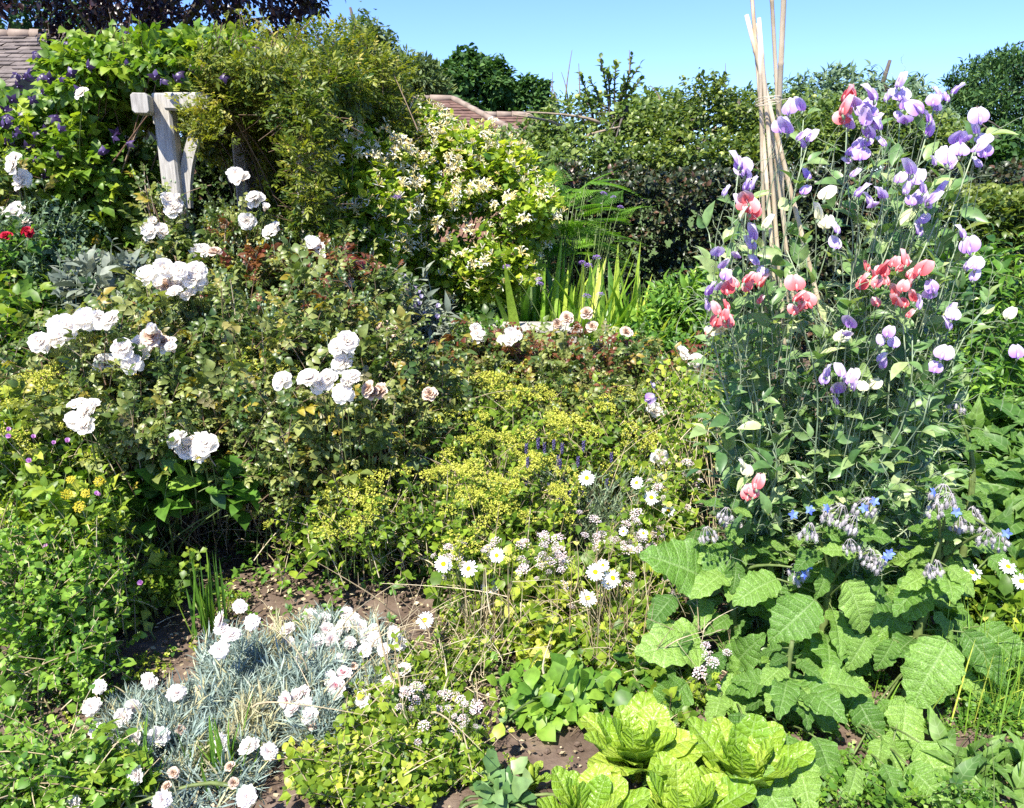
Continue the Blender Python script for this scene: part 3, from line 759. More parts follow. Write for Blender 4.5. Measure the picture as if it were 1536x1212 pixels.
# cedar: flat layered plates
r_ = []
for (px, py, w) in ((1530, 118, 62), (1510, 145, 66), (1490, 168, 60), (1530, 185, 80), (1500, 208, 60), (1550, 225, 60), (1570, 95, 60)):
    r_.append(E3(px, py, 27, w, 12, 2.2))
tree('dark blue-green cedar with layered boughs at the right edge', (at(1560, 300, 27)[0], 27, 0), 8, r_, 8500, leafT(1, .16, 'oval', .2, .1), M_cedar, .2, .35, 7, .6, name='cedar_tree', amp=.5, depth=.5, fq=3, clump=40, clr=.35, barkm=M_bark)
# far wood that closes the horizon
g = G(); P, N, nz = shell([(x, 70+R.normal()*3, 1.5, 4.5, 3, R.uniform(1.8, 3.4)) for x in np.arange(-60, 80, 4.2)], 9000, .3, .5, 3, back=0)
S = sprig(P, N, .8, 3); a, d, z, si, t = along(S, 4); g.inst(L_OVAL1, a, d, z, .6*R.uniform(.6, 1.2, len(a)), np.clip(.5+.3*R.normal(size=len(a)), 0, 1))
struct('far_wood', g, M_oak, 'stuff', True, 'low line of dark woodland along the horizon')

# orchard behind the hedge
def apples(r, ells, n, sz=.028):
    P, N, _ = shell(ells, n*3, .1, 3, 2, back=0); P = P[:n]
    for p in P: put(r, 'apple', APPLE, p, (R.normal()*.3, R.normal()*.3, 1), sz*R.uniform(.8, 1.2))
e1 = [E3(860, 190, 9.6, 70, 45), E3(935, 185, 9.8, 70, 50), E3(800, 220, 9.6, 60, 40), E3(980, 215, 9.6, 60, 45), E3(880, 240, 9.2, 110, 40)]
r1 = tree('gnarled old apple tree with bare grey twigs above the dark hedge', (at(900, 300, 9.7)[0], 9.7, 0), 3, e1, 3000, L_OVAL, M_apple, .075, .1, 6, .3, name='apple_tree', gap=-.3, amp=.4, group='apple trees behind the hedge', fq=3.5, limbs=16, vb=-.05)
apples(r1, e1[:3], 12, .032)
g = G()                                              # its sparse upright leading shoots
tips = np.array([at(x, y, 9.5) for x, y in ((900, 88), (925, 95), (960, 98), (948, 84), (885, 120), (870, 112), (912, 110), (963, 118), (938, 120))]); b0 = np.array([at(x, y, 9.6) for x, y in ((915, 190), (925, 185), (915, 195), (935, 180), (905, 180), (890, 180), (915, 160), (930, 175), (930, 170))])
W = bez(b0, tips, .35, 8, jit=.04); g.tubes(W, .018, 5, .4, r1=.006); part(r1, 'branch', g, M_bark)
g = G(); a, d, z, si, t = along(W, 26, .3, 1, 60); g.inst(L_OVAL, a, d, z, .085*R.uniform(.7, 1.2, len(a)), R.uniform(0, .9, len(a))); part(r1, 'shoot_leaves', g, M_apple)
for x, y, x2, y2 in ((848, 150, 858, 75), (852, 160, 842, 108), (830, 175, 829, 108), (870, 150, 868, 95), (990, 150, 975, 128), (1085, 150, 1088, 95), (838, 170, 825, 125), (944, 110, 944, 75)): g = G(); g.tubes(bez(at(x, y, 9.4), at(x2, y2, 9.4), .3, 6, jit=.03), np.array([.01]), 4, .8, r1=.003); part(r1, 'bare_twig', g, M_wood)
for x, y, x2, y2 in ((900, 185, 790, 168), (850, 195, 770, 172), (960, 240, 1045, 245), (880, 205, 930, 190), (1040, 230, 1075, 190), (930, 260, 1010, 232)): g = G(); g.tubes(bez(at(x, y, 9.1), at(x2, y2, 8.95), .12, 7, jit=.05), np.array([.022]), 5, .9, r1=.008); part(r1, 'bare_twig', g, M_wood)
e2 = [E3(1060, 165, 9.3, 45, 50), E3(1065, 135, 9.3, 24, 26), E3(1010, 200, 9.3, 60, 45), E3(1100, 200, 9.3, 60, 50), E3(1050, 240, 9.0, 110, 40)]
r2 = tree('apple tree with a yellow-green pointed top left of the canes', (at(1060, 300, 9.4)[0], 9.4, 0), 3, e2, 3000, L_OVAL, M_hedge2, .07, .1, 6, .28, name='apple_tree', gap=-.6, amp=.4, group='apple trees behind the hedge', fq=3.5)
apples(r2, e2, 18)
e3 = [E3(1210, 190, 9.5, 75, 45), E3(1300, 200, 9.5, 90, 50), E3(1390, 215, 9.5, 60, 45), E3(1180, 220, 9.2, 70, 50)]
r3 = tree('apple tree dotted with small green fruit behind the sweet peas', (at(1260, 300, 9.6)[0], 9.6, 0), 3, e3, 3400, L_OVAL, M_apple, .07, .1, 6, .28, name='apple_tree', gap=-.7, amp=.35, group='apple trees behind the hedge', fq=3.5)
apples(r3, e3, 26)
tree('silvery green shrub tree with pointed leaves behind the fruit trees', (at(1270, 300, 12.5)[0], 12.5, 0), 4, [E3(1200, 155, 12.5, 42, 40), E3(1245, 145, 12.5, 38, 36), E3(1290, 142, 12.5, 38, 36), E3(1345, 152, 12.5, 40, 32), E3(1270, 190, 12.5, 130, 40)], 2600, L_LANCE3, M_silver, .14, .12, 9, .5, name='willow', depth=.4, up=.4, fq=3)
tree('loose mixed shrub between the apple trees and the far oak', (at(770, 300, 14)[0], 14, 0), 2.6, [E3(760, 225, 14, 60, 30), E3(830, 215, 14, 50, 32), E3(985, 170, 14, 60, 30), E3(1130, 165, 14, 50, 30)], 1700, L_OVAL, M_apple, .11, .08, 6, .4, name='shrub', cat='shrub')
tree('dense dark green tree filling the gap between the canes and the cedar', (at(1430, 300, 20)[0], 20, 0), 4, [E3(1400, 225, 20, 60, 26), E3(1460, 235, 20, 60, 22), E3(1530, 250, 20, 40, 14)], 1700, L_OVAL, M_oak, .2, .15, 6, .6, clump=14)
# boundary fence at the right
fr = root('fence', 'dark timber fence just showing above the right hand hedge', 'fence', (at(1500, 290, 9)[0], 9, 0))
x0, x1 = at(1465, 285, 9)[0], at(1465, 285, 9)[0]+4
zt = at(1500, 282, 9)[2]
for i in range(27):
    g = G(); xx = x0+i*.15; g.t(boxT(xx, xx+.14, 9+(.012 if i % 2 else 0), 9.02+(.012 if i % 2 else 0), 0, zt-.05+.004*R.normal())); part(fr, 'board', g, M_fence, False)
for i in range(3):
    g = G(); xx = x0-.05+i*1.9; g.t(boxT(xx, xx+.1, 9.035, 9.13, 0, zt)); part(fr, 'post', g, M_fence, False)

# ---------------------------------------------------------------- hedges
def hedge(label, x0, x1, y0, y1, z1, n, mats, size, k=7, amp=.1, sl=.13, leaf=L_OVAL, top=None):
    r = root('hedge', label, 'hedge', ((x0+x1)/2, (y0+y1)/2, 0))
    P, N, nz = boxtips(x0, x1, y0, y1, z1, n, amp, 5, seed=x0)
    S = sprig(P, unit(N+np.array([0, 0, .3])), sl, 3); a, d, z, si, t = along(S, k, .1, 1, 60, .5)
    g = G(); g.inst(leaf, a, d, z, size*R.uniform(.6, 1.2, len(a)), np.clip(.45+.25*nz[si]+.25*R.normal(size=len(a))+(top or 0)*(P[si, 2] > z1-.08), 0, 1)); part(r, 'foliage', g, mats)
    g = G(); w = .17; P2, N2, _ = boxtips(x0+w, x1-w, y0+w, y1-w, z1-w, n//3, .02, 5); a2 = P2+R.normal(size=P2.shape)*.03
    g.inst(L_OVAL1, a2, rdir(len(a2)), N2+R.normal(size=N2.shape)*.3, size*2.2*R.uniform(.7, 1.1, len(a2)), R.uniform(0, .4, len(a2))); part(r, 'inner_foliage', g, mats)
    g = G(); nb = int((x1-x0)*9); b = np.stack([R.uniform(x0+.1, x1-.1, nb), R.uniform(y0+.15, y1-.15, nb), 0*R.random(nb)], 1)
    e = b+np.stack([R.normal(size=nb)*.15, R.normal(size=nb)*.1, R.uniform(.7, .95, nb)*z1], 1); g.tubes(bez(b, e, .4, 6, jit=.05), .018, 5, .2, r1=.005); part(r, 'stem', g, M_wood)
    return r
hx = at(835, 300, 7.2)[0]
hedge('long clipped dark copper hedge running behind the irises and canes', hx, 7.5, 7.2, 8.2, at(900, 262, 7.2)[2], 11500, M_copperhedge, .06, 6, top=.08, amp=.3)
hx = at(1415, 300, 5.2)[0]
hedge('clipped green beech hedge with a shady face at the right edge', hx, hx+2.4, 5.2, 6.1, at(1480, 288, 5.2)[2], 7000, M_hedge2, .055, 6, top=.35, amp=.09)
hedge('very dark yew backing seen through the arch', at(180, 300, 7)[0], at(640, 300, 7)[0], 6.9, 7.6, 1.9, 6500, M_hedge, .07, 6)  # added backing, nearly black leaves stand in for the shade inside the arch

# ================================================================ the arch
YA = 4.55
s0 = at(245, 140, YA); ax, az = s0[0], s0[2]
arch = root('garden_arch', 'weathered grey oak garden arch swallowed by climbers', 'arch', (ax+.4, YA+.5, 0))
def beam(name, p, q, w, h, upv=(0, 0, 1)):
    p, q = np.array(p, float), np.array(q, float); g = G()
    g.t(beamT(w, h, np.linalg.norm(q-p)), pos=p, y=q-p, z=upv); return part(arch, name, g, M_oakwood, False)
PW = .098; gx = .74
xs_, ys_ = (ax, ax+gx), (YA, YA+1.2)
for xx in xs_:
    for yy in ys_: beam('post', (xx, yy, 0), (xx, yy, az-.002), PW, PW, (0, 1, 0))
for yy in ys_: beam('cross_beam', (ax+.035, yy-PW/2-.022, az-.048), (ax+(.235 if yy == YA else gx), yy-PW/2-.022, az-.048), .05, .09)
g = G(); 
for yy in (YA,):                                     # half-round end of the front cross beam
    g.tubes([(ax+.235, yy-PW/2-.0465, az-.048), (ax+.235, yy-PW/2+.0025, az-.048)], .0448, 16, r1=.0448)
part(arch, 'beam_end', g, M_oakwood, False)
for xx in xs_: beam('side_beam', (xx-.095, YA+.1, az-.1), (xx-.095, YA+1.4, az-.1), .045, .12)
beam('side_beam', (ax-.09, YA-.02, az-.066), (ax-.045, YA-.2, az-.066), .085, .1)
def brace(p, q, bend, w=.06):
    p, q = np.array(p, float), np.array(q, float); n = 10; c = np.array(bend, float); t = np.linspace(0, 1, n)[:, None]; P = (1-t)**2*p+2*t*(1-t)*c+t*t*q
    tan = unit(np.gradient(P, axis=0)); s = np.array([0, 1., 0]) if abs(tan[4][1]) < .5 else np.array([1., 0, 0])
    nn = np.cross(tan, s); V = []
    for i in range(n):
        for a, b in ((-.045, -.022), (.045, -.022), (.045, .022), (-.045, .022)): V.append(P[i]+nn[i]*a*w/.045+s*b)
    F = [(i*4+j, i*4+(j+1) % 4, i*4+4+(j+1) % 4, i*4+4+j) for i in range(n-1) for j in range(4)]+[(3, 2, 1, 0), tuple((n-1)*4+j for j in range(4))]
    g = G(); g.t(T(V, F)); part(arch, 'brace', g, M_oakwood, False)
brace((ax+.05, YA+.02, az-.6), (ax+.22, YA+.02, az-.1), (ax+.06, YA+.02, az-.3), .03)
brace((ax+gx-.075, YA+1.2, az-.62), (ax+.42, YA+1.2, az-.1), (ax+gx-.12, YA+1.2, az-.22), .05)
g = G()
for i in range(9): g.t(beamT(.04, .04, .96, .004), pos=(ax+.02+i*.085, YA+1.3, .3), y=(0, 0, 1), z=(0, 1, 0), s=1.5)
part(arch, 'trellis', g, M_oakwood, False)

def climber(name, label, cat, ells, n, leaf, mat, size, base, k=5, sl=.25, amp=.2, fq=5, gap=-.8, depth=.35, vb=0., stems=40, up=.7, group=None, back=.25, opp=False, vamp=.25, sun=.35):
    r = root(name, label, cat, base, group)
    P, N, nz = shell(ells, n, amp, fq, R.uniform(0, 9), gap, depth, back)
    S = sprig(P, unit(N+np.array([0, 0, .25])), sl, 4, -.1)
    a, d, z, si, t = along(S, k, .1, 1, 65, up, sun, opp=opp)
    g = G(); g.inst(leaf, a, d, z, size*R.uniform(.55, 1.25, len(a)), np.clip(.42+vb+vamp*nz[si]+.24*R.normal(size=len(a)), 0, 1)); part(r, 'foliage', g, mat)
    g = G(); q = R.choice(len(P), min(len(P), stems), replace=False); b = np.array(base)+R.normal(size=(len(q), 3))*np.array([.15, .1, 0])
    g.tubes(bez(b, P[q], .45, 9, jit=.08), .01, 5, R.uniform(.3, .9, len(q)), r1=.003)
    g.tubes(S[::3], .0025, 3, .6); part(r, 'stem', g, M_wood)
    return r, P, N
def EE(px, py, Y, wpx, hpx, ry): return E3(px, py, Y, wpx, hpx, ry)
ce = [EE(110, 260, 4.85, 100, 85, .45), EE(45, 222, 4.9, 75, 58, .45), EE(50, 330, 4.85, 80, 70, .5), EE(220, 112, 5.2, 110, 28, .6), EE(165, 140, 5.0, 62, 34, .45), EE(150, 300, 4.85, 55, 110, .35), EE(330, 100, 5.2, 60, 30, .6), EE(255, 105, 4.75, 70, 20, .25)]
rc, P, N = climber('clematis', 'dark purple flowered clematis smothering the left side of the arch', 'climber', ce, 4000, TRIFOL, M_clem, .12, (at(120, 400, 4.9)[0], 4.9, 0), 4, .3, vb=.12)
spots = [(185, 50), (200, 55), (228, 55), (262, 62), (270, 70), (325, 60), (378, 75), (345, 115), (335, 115), (265, 90), (240, 95), (258, 92), (290, 90), (270, 110), (235, 115), (240, 120), (265, 120), (285, 105), (150, 85), (130, 100), (120, 85), (105, 110), (60, 115), (75, 118), (90, 118), (100, 95), (45, 110), (28, 112), (35, 118), (68, 140), (115, 135), (62, 195), (25, 195), (20, 205), (12, 185), (30, 170), (8, 165), (195, 215), (170, 200), (150, 230), (152, 228), (168, 206), (90, 195), (80, 222), (88, 236), (40, 222), (50, 240), (65, 262), (95, 285), (72, 315), (78, 335), (112, 370), (110, 372), (55, 200), (20, 150), (10, 215), (85, 175), (140, 60), (100, 65), (310, 85), (235, 65), (55, 80), (320, 72), (210, 80), (10, 175), (5, 190), (18, 215), (0, 210), (45, 150), (25, 130), (190, 100), (165, 75), (180, 90)]
for x, y in spots:
    put(rc, 'flower', CLEM[R.integers(4)], at(x+R.normal()*2, y, 4.42+R.uniform(-.06, .1)+(.3 if y < 100 else 0)), (R.normal()*.5-.2, -1, R.normal()*.6), R.uniform(.03, .045))
je = [EE(466, 250, 4.36, 30, 110, .16), EE(450, 165, 4.6, 46, 36, .3), EE(480, 130, 5.0, 70, 45, .4), EE(505, 130, 5.6, 85, 78, .6), EE(420, 140, 5.5, 90, 62, .6), EE(560, 170, 5.8, 60, 80, .55), EE(345, 115, 5.5, 60, 45, .6), EE(445, 200, 5.5, 60, 70, .5), EE(440, 290, 5.6, 35, 90, .4), EE(600, 200, 5.9, 40, 50, .5), EE(385, 95, 5.6, 60, 28, .5), EE(345, 108, 4.75, 60, 18, .35), EE(405, 118, 4.7, 56, 24, .35), EE(360, 185, 6.0, 90, 60, .3)]  # last lobes, over the beam and behind it, added to shade the arch opening
rj, P, N = climber('jasmine', 'feathery yellow-green jasmine billowing over the top of the arch', 'climber', je, 8600, JASM, M_jasm, .085, (at(470, 400, 5.8)[0], 5.8, 0), 6, .3, amp=.28, fq=7, depth=.4)
tp = np.array([at(x, y, 5.4) for x, y in ((490, 45), (375, 25), (500, 60), (395, 40), (360, 15), (470, 30), (540, 75), (320, 50), (430, 45), (560, 95), (275, 215), (590, 110))]); W = bez(tp-np.array([[R.normal()*.15, .1, .35] for _ in tp]), tp, .4, 7, jit=.08)
tp2 = bez(np.array([at(395, 155, 5.1)]), np.array([at(265, 208, 4.75)]), -.1, 8); W2 = tp2
for w_i in list(W)+list(W2): g = G(); g.tubes(w_i, .005, 4, .8, r1=.002); part(rj, 'tendril', g, M_wood)
g = G()
for w, kk in ((W, 12), (W2, 16)): a, d, z, si, t = along(w, kk, .2, 1, 60); g.inst(JASM, a, d, z, .08*R.uniform(.6, 1.2, len(a)), R.uniform(.4, 1, len(a)))
E_ = at(306, 178, 4.38)+R.normal(size=(60, 3))*np.array([.05, .02, .06]); a, d, z, si, t = along(sprig(E_, rdir(60)*.5+np.array([-.3, 0, .3]), .12, 4), 5); g.inst(JASM, a, d, z, .07*R.uniform(.6, 1.2, len(a)), R.uniform(.3, 1, len(a)))
part(rj, 'tendril_leaves', g, M_jasm)
he = [EE(640, 300, 5.9, 120, 100, .6), EE(600, 250, 6.0, 90, 90, .5), EE(720, 290, 6.0, 100, 75, .6), EE(680, 380, 5.8, 110, 75, .5), EE(590, 380, 5.7, 90, 80, .5), EE(760, 330, 5.9, 75, 65, .5), EE(520, 300, 5.1, 66, 100, .35), EE(492, 290, 5.0, 40, 60, .25), EE(560, 255, 5.4, 60, 65, .35), EE(690, 222, 6.0, 60, 40, .5), EE(745, 262, 6.0, 62, 44, .5), EE(790, 312, 5.7, 56, 44, .45), EE(740, 390, 5.6, 70, 60, .4), EE(690, 330, 5.9, 60, 60, .4), EE(560, 330, 5.0, 60, 80, .35), EE(645, 198, 6.1, 50, 40, .5), EE(620, 195, 6.2, 60, 40, .5), EE(540, 420, 5.5, 70, 60, .4)]
rh, P, N = climber('honeysuckle', 'cream flowered honeysuckle mound between the arch and the ferns', 'climber', he, 9000, L_ROUND, M_honey, .06, (at(640, 450, 5.9)[0], 5.9, 0), 8, .25, amp=.22, fq=6, vb=.1, opp=True)
ff = (np.sum(N*unit(CAM-P), 1) > .1); Pf, Nf = P[ff], N[ff]; px_ = Pf[:, 0]/Pf[:, 1]; w_ = np.exp(-((px_+.12)/.16)**2)*(.4+np.clip(Pf[:, 2]-.6, 0, 1.2)); q = R.choice(len(Pf), 100, replace=False, p=w_/w_.sum())
for i in q: put(rh, 'flower', HONEY[R.integers(4)], Pf[i]+Nf[i]*.03, Nf[i]*.5+np.array([0, -.5, .6])+R.normal(size=3)*.2, R.uniform(.035, .055))
w_ = w_*(px_ > -.19); q = R.choice(len(Pf), min(650, int((w_ > 0).sum())), p=w_/w_.sum()); g = G()                     # the smaller, half open whorls that no one could count
S = Pf[q]+Nf[q]*.02
for c in range(5):
    d = unit(rdir(len(S))+np.array([0, -.3, .8])); g.tubes(np.stack([S, S+d*.018, S+d*.036], 1), .0022, 3, R.uniform(.1, 1, len(S)), r1=.004)
o = part(rh, 'small_blossom', g, M_honeyfl); o['kind'] = 'stuff'

# ================================================================ shrubs and perennials
def bush(name, label, cat, ells, base, n, leaf, mat, size, k=8, sl=.3, stem=M_wood, ns=40, group=None, up=.8, sun=.4, bias=None, vb=0., rbase=.12, vamp=.2, opp=False, ang=60, fill=.5, hang=.1, sr=.006, jn=.5, back=.5, wild=.1):
    """shoots rise from the base, leafy shoot tips fill the crown bodies"""
    b = np.array([*base, 0.]) if len(base) == 2 else np.array(base, float)
    r = root(name, label, cat, b, group)
    E = np.array(ells, float); vol = E[:, 3]*E[:, 4]*E[:, 5]; kk = R.choice(len(E), n, p=vol/vol.sum())
    d = rdir(n); d[:, 1] = np.where((d[:, 1] > .2) & (R.random(n) > back), -d[:, 1], d[:, 1]); d[:, 2] = np.where((d[:, 2] < -.2) & (R.random(n) < .6), -d[:, 2], d[:, 2])
    rad = np.where(R.random(n) < fill, R.uniform(.3, .9, n), R.uniform(.85, 1.12, n))[:, None]
    P = E[kk, :3]+E[kk, 3:6]*d*rad
    lo = P[:, 2] < .05; P[lo, 2] = .05+np.minimum(np.abs(P[lo, 2]-.05), .25*E[kk[lo], 5])*R.random(lo.sum())
    out = unit(unit((P-b)*np.array([1, 1, .35]))*.6+np.array([0, 0, .8])+d*.4)
    rag = R.random(n) < wild                          # a few shoots stand clear of the rest
    P[rag] += out[rag]*sl*R.uniform(.15, .55, (rag.sum(), 1))
    S = sprig(P, out, sl, 5, hang)
    a, dd, z, si, t = along(S, k, .12, 1, ang, up, sun, jn, opp)
    kp = ~(rag[si] & (R.random(len(si)) < .35)); a, dd, z, si, t = a[kp], dd[kp], z[kp], si[kp], t[kp]
    v = .4+vb+vamp*noise3(P, 7, 1)[si]+.22*R.normal(size=len(a))
    if bias is not None: v = bias(a, v, t, si)
    ss = np.clip(np.exp(R.normal(size=n)*.28), .5, 1.7)[si]; v = np.where(v < .73, np.clip(v+(R.normal(size=n)*.13)[si], 0, .73), v) if mat is M_rose else v+(R.normal(size=n)*.15)[si]
    g = G(); g.inst(leaf, a, dd, z, size*ss*R.uniform(.55, 1.2, len(a)), np.clip(v, 0, 1)); part(r, 'foliage', g, mat)
    g = G(); q = R.choice(n, min(n, ns), replace=False)
    bb = b+np.stack([R.normal(size=len(q))*rbase, R.normal(size=len(q))*rbase*.7, 0*q], 1)
    g.tubes(bez(bb, S[q, 1], .35, 8, jit=.05), sr*R.uniform(.7, 1.3, len(q)), 5, R.uniform(.2, .95, len(q)), r1=sr*.4)
    g.tubes(S, .0024, 3, R.uniform(.3, 1, n), r1=.001)
    part(r, 'stem', g, stem)
    return r, P
def rosevb(red=.0, top=1., yel=.06):
    def f(a, v, t, si):
        v = np.clip(v, 0, .72); v = np.where(R.random(len(v)) < .025, .78, v)
        u = R.random(len(v)); v = np.where(u < yel, R.uniform(.8, .9, len(v)), v)
        s = R.random(si.max()+1)[si]
        hot = (s < red) & (a[:, 2] > top); v = np.where(hot & (t > .4), R.uniform(.93, 1, len(v)), v)
        return v
    return f
def blooms(r, lst, Y, sc, meshes, dirf=None, jy=.06, stem=None, stemto=None, name='flower', cal=None, lab=None):
    g = G(); b = np.array(r.location)
    for it in lst:
        x, y = it[0], it[1]; yy = (it[2] if len(it) > 2 else Y)+R.uniform(-jy, jy)
        p = at(x+R.normal()*1.5, y+R.normal()*1.5, yy)
        d = (R.normal()*.35, -.75+R.normal()*.2, .75+R.normal()*.25) if dirf is None else dirf(p)
        o = put(r, name, meshes[R.integers(len(meshes))] if not isinstance(meshes[0], tuple) else meshes[0][0], p, d, sc*R.uniform(.85, 1.15), label=lab, sub=cal)
        if stem is not None:
            e = p-unit(np.array(d, float))*sc*.3; s = (b*.5+p*.5)*np.array([1, 1, 0])+np.array([0, 0, max(0, p[2]-stem[1])]); s[0] = p[0]+(s[0]-p[0])*min(1, stem[1]); s[1] = p[1]+.12
            g = G(); g.tubes(bez(s, e, .3, 7, jit=.04), np.array([stem[0]]), 5, R.uniform(.3, .8)); part(r, 'flower_stem', g, stem[2])
    return r

def b3(b): return np.array([b[0], b[1], 0.])
def twiggy(r, b, n, w=.3, h=.42, mat=None):
    # bare and dead shoots low down, crossing each other
    g = G(); s = b+np.stack([R.normal(size=n)*w, R.normal(size=n)*w*.5-.05, R.uniform(0, .25, n)], 1); e = s+np.stack([R.normal(size=n)*.1, R.normal(size=n)*.08, R.uniform(.0, h, n)], 1)
    P = bez(s, e, .1, 7, jit=.1); g.tubes(P, R.uniform(.001, .0042, n), 4, R.uniform(.3, 1, n), r1=.0008)
    Q = P[:, 3]; f = Q+unit(e-s)*.06+R.normal(size=Q.shape)*.05; g.tubes(bez(Q, f, .0, 5, jit=.05), .0013, 3, R.uniform(.4, 1, n), r1=.0006)
    part(r, 'dead_twig', g, mat or M_wood)
RS = (.0035, .35, M_stem)
def rosebush(label, ells, base, n, fl, Y, red=.15, top=.8, sc=.045, size=.073, fade=(), yel=.06, ns=26, **kw):
    r, P = bush('rose_bush', label, 'rose bush', ells, base, int(n*1.2), ROSELEAF, M_rose, size, 6, .26, M_wood, ns*2, 'shrub roses in the bed', bias=rosevb(red, top, yel), rbase=.13, sr=.008, up=.75, **kw)
    blooms(r, fl, Y, sc, ROSES, stem=RS)
    if fade: blooms(r, fade, Y, sc*.85, FADES, stem=RS, lab='withered brownish bloom')
    g = G()                                           # rose hips and buds on short stalks at shoot tips
    twiggy(r, b3(base), 46)
    q = P[P[:, 2] > np.quantile(P[:, 2], .6)]; q = q[R.choice(len(q), min(34, len(q)), replace=False)]
    for p in q:
        g = G()
        for c in range(R.integers(1, 4)):
            e = p+np.array([R.normal()*.02, R.normal()*.02, R.uniform(.03, .08)]); g.tubes(bez(p, e, .4, 4), np.array([.0012]), 3, .6); g.t(ballT(6, 4, (.005, .005, .008), R.uniform(.4, 1)), pos=e)
        part(r, 'bud', g, M_palestem)
    return r
def XY(px, Y): return ((px-768)/FPX*(Y*cp+1.4*sp), Y)
rosebush('far left rose bush with clusters of blush white blooms before the grey leaved sage',
    [EE(160, 560, 3.25, 120, 85, .38), EE(230, 520, 3.5, 90, 70, .35), EE(120, 640, 3.0, 90, 70, .3), EE(240, 650, 3.0, 80, 90, .3)], XY(190, 3.3), 300,
    [(60, 512), (85, 490), (100, 488), (75, 518), (92, 508), (130, 480), (148, 476), (168, 481), (157, 487), (235, 495), (255, 520), (262, 524), (185, 525), (200, 545), (160, 548), (213, 520), (192, 533), (208, 538), (120, 610, 2.66), (136, 612, 2.66), (130, 640, 2.62), (118, 632, 2.62), (128, 622, 2.62)],
    3.0, .0, .9, fade=[(165, 675, 2.9), (190, 665, 2.9), (228, 508), (245, 512)])
rosebush('big rose bush left of centre topped by the largest ball of white blooms',
    [EE(330, 500, 3.7, 100, 75, .4), EE(420, 520, 3.6, 110, 85, .4), EE(300, 600, 3.3, 90, 90, .35), EE(400, 640, 3.1, 110, 80, .35), EE(250, 470, 3.7, 60, 50, .3)], XY(340, 3.4), 480,
    [(222, 412), (245, 404), (268, 408), (290, 420), (235, 432), (262, 440), (285, 442), (305, 424), (250, 420), (272, 428), (296, 408), (268, 660, 2.75), (288, 665, 2.75), (302, 677, 2.75), (311, 668, 2.75), (282, 675, 2.75)],
    3.45, .05, 1.0, fade=[(256, 428, 3.4), (320, 380, 3.5)], sc=.046)
rosebush('rose bush in the middle of the bed with yellowing leaves and scattered white blooms',
    [EE(500, 520, 3.7, 110, 90, .4), EE(590, 560, 3.6, 90, 80, .4), EE(520, 640, 3.2, 110, 90, .35), EE(640, 600, 3.6, 70, 60, .35), EE(440, 700, 3.0, 80, 60, .3)], XY(530, 3.5), 450,
    [(425, 572, 2.85), (465, 568, 2.85), (480, 578, 2.82), (492, 568, 2.85), (520, 580, 2.85), (526, 566, 2.85), (514, 590, 2.82), (515, 530, 3.1), (518, 512, 3.1), (517, 545, 3.1), (510, 520, 3.1)],
    3.3, .05, 1.0, fade=[(575, 492, 3.6), (591, 495, 3.6), (645, 592, 3.0), (562, 590, 2.9), (572, 586, 2.9), (555, 582, 2.9)], yel=.1)
rosebush('rose bush with flushes of coppery red new leaves, right of the centre bed',
    [EE(800, 540, 4.5, 110, 42, .45), EE(900, 545, 4.4, 100, 45, .45), EE(980, 560, 4.3, 80, 45, .4), EE(720, 530, 4.5, 80, 42, .4), EE(860, 600, 4.0, 120, 45, .35)], XY(850, 4.4), 520,
    [(712, 495), (718, 505), (765, 508), (755, 512), (776, 505), (768, 500), (1025, 530), (1045, 540), (985, 615, 3.7), (976, 612, 3.7), (990, 686, 3.3)],
    4.2, .25, .6, fade=[(880, 470), (890, 490), (835, 485), (940, 500), (850, 478)])
rosebush('rose bush with dark red shoots in front of the shady arch opening',
    [EE(430, 400, 4.3, 75, 34, .35), EE(500, 410, 4.2, 60, 36, .35), EE(360, 425, 4.2, 60, 40, .3), EE(560, 450, 4.2, 60, 50, .3)], XY(440, 4.3), 300,
    [(470, 365), (480, 375), (489, 386), (510, 430), (521, 425), (500, 433)], 4.1, .4, 1.1)
rosebush('tall rose bush growing against the oak post of the arch',
    [EE(248, 325, 4.35, 34, 44, .12), EE(250, 370, 4.3, 40, 40, .2), EE(340, 350, 4.4, 50, 36, .2), EE(385, 355, 4.4, 40, 36, .2), EE(300, 410, 4.3, 70, 40, .3)], XY(300, 4.35), 170,
    [(250, 302), (262, 310), (270, 300), (258, 318), (218, 342), (230, 336), (240, 345), (228, 350), (242, 352), (378, 297), (386, 302), (398, 314), (412, 346), (405, 350), (368, 330), (304, 376), (296, 379), (352, 262), (362, 268)],
    4.2, .05, 1.3, sc=.047, size=.07)
rosebush('white climbing rose at the left edge above the small red flowers',
    [EE(20, 300, 4.4, 50, 70, .3), EE(50, 400, 4.3, 80, 50, .35), EE(-20, 360, 4.3, 60, 80, .3), EE(30, 460, 4.1, 80, 50, .35)], XY(20, 4.4), 260,
    [(20, 240), (22, 250), (30, 265), (33, 275), (24, 320), (32, 326), (28, 314), (36, 338), (3, 425), (10, 430), (125, 143, 4.4), (290, 103, 4.6), (296, 112, 4.6), (0, 322)], 4.1, .0, 1.3, sc=.045)
rr, P = bush('red_flower_plant', 'small leaved plant with two crimson blooms at the left edge', 'plant', [EE(15, 370, 4.0, 50, 22, .2)], XY(15, 4.0), 60, L_OVAL, M_green, .045, 8, .2, M_stem, 20)
blooms(rr, [(5, 352), (14, 354), (38, 350), (45, 351), (42, 347)], 3.85, .025, REDROSE)

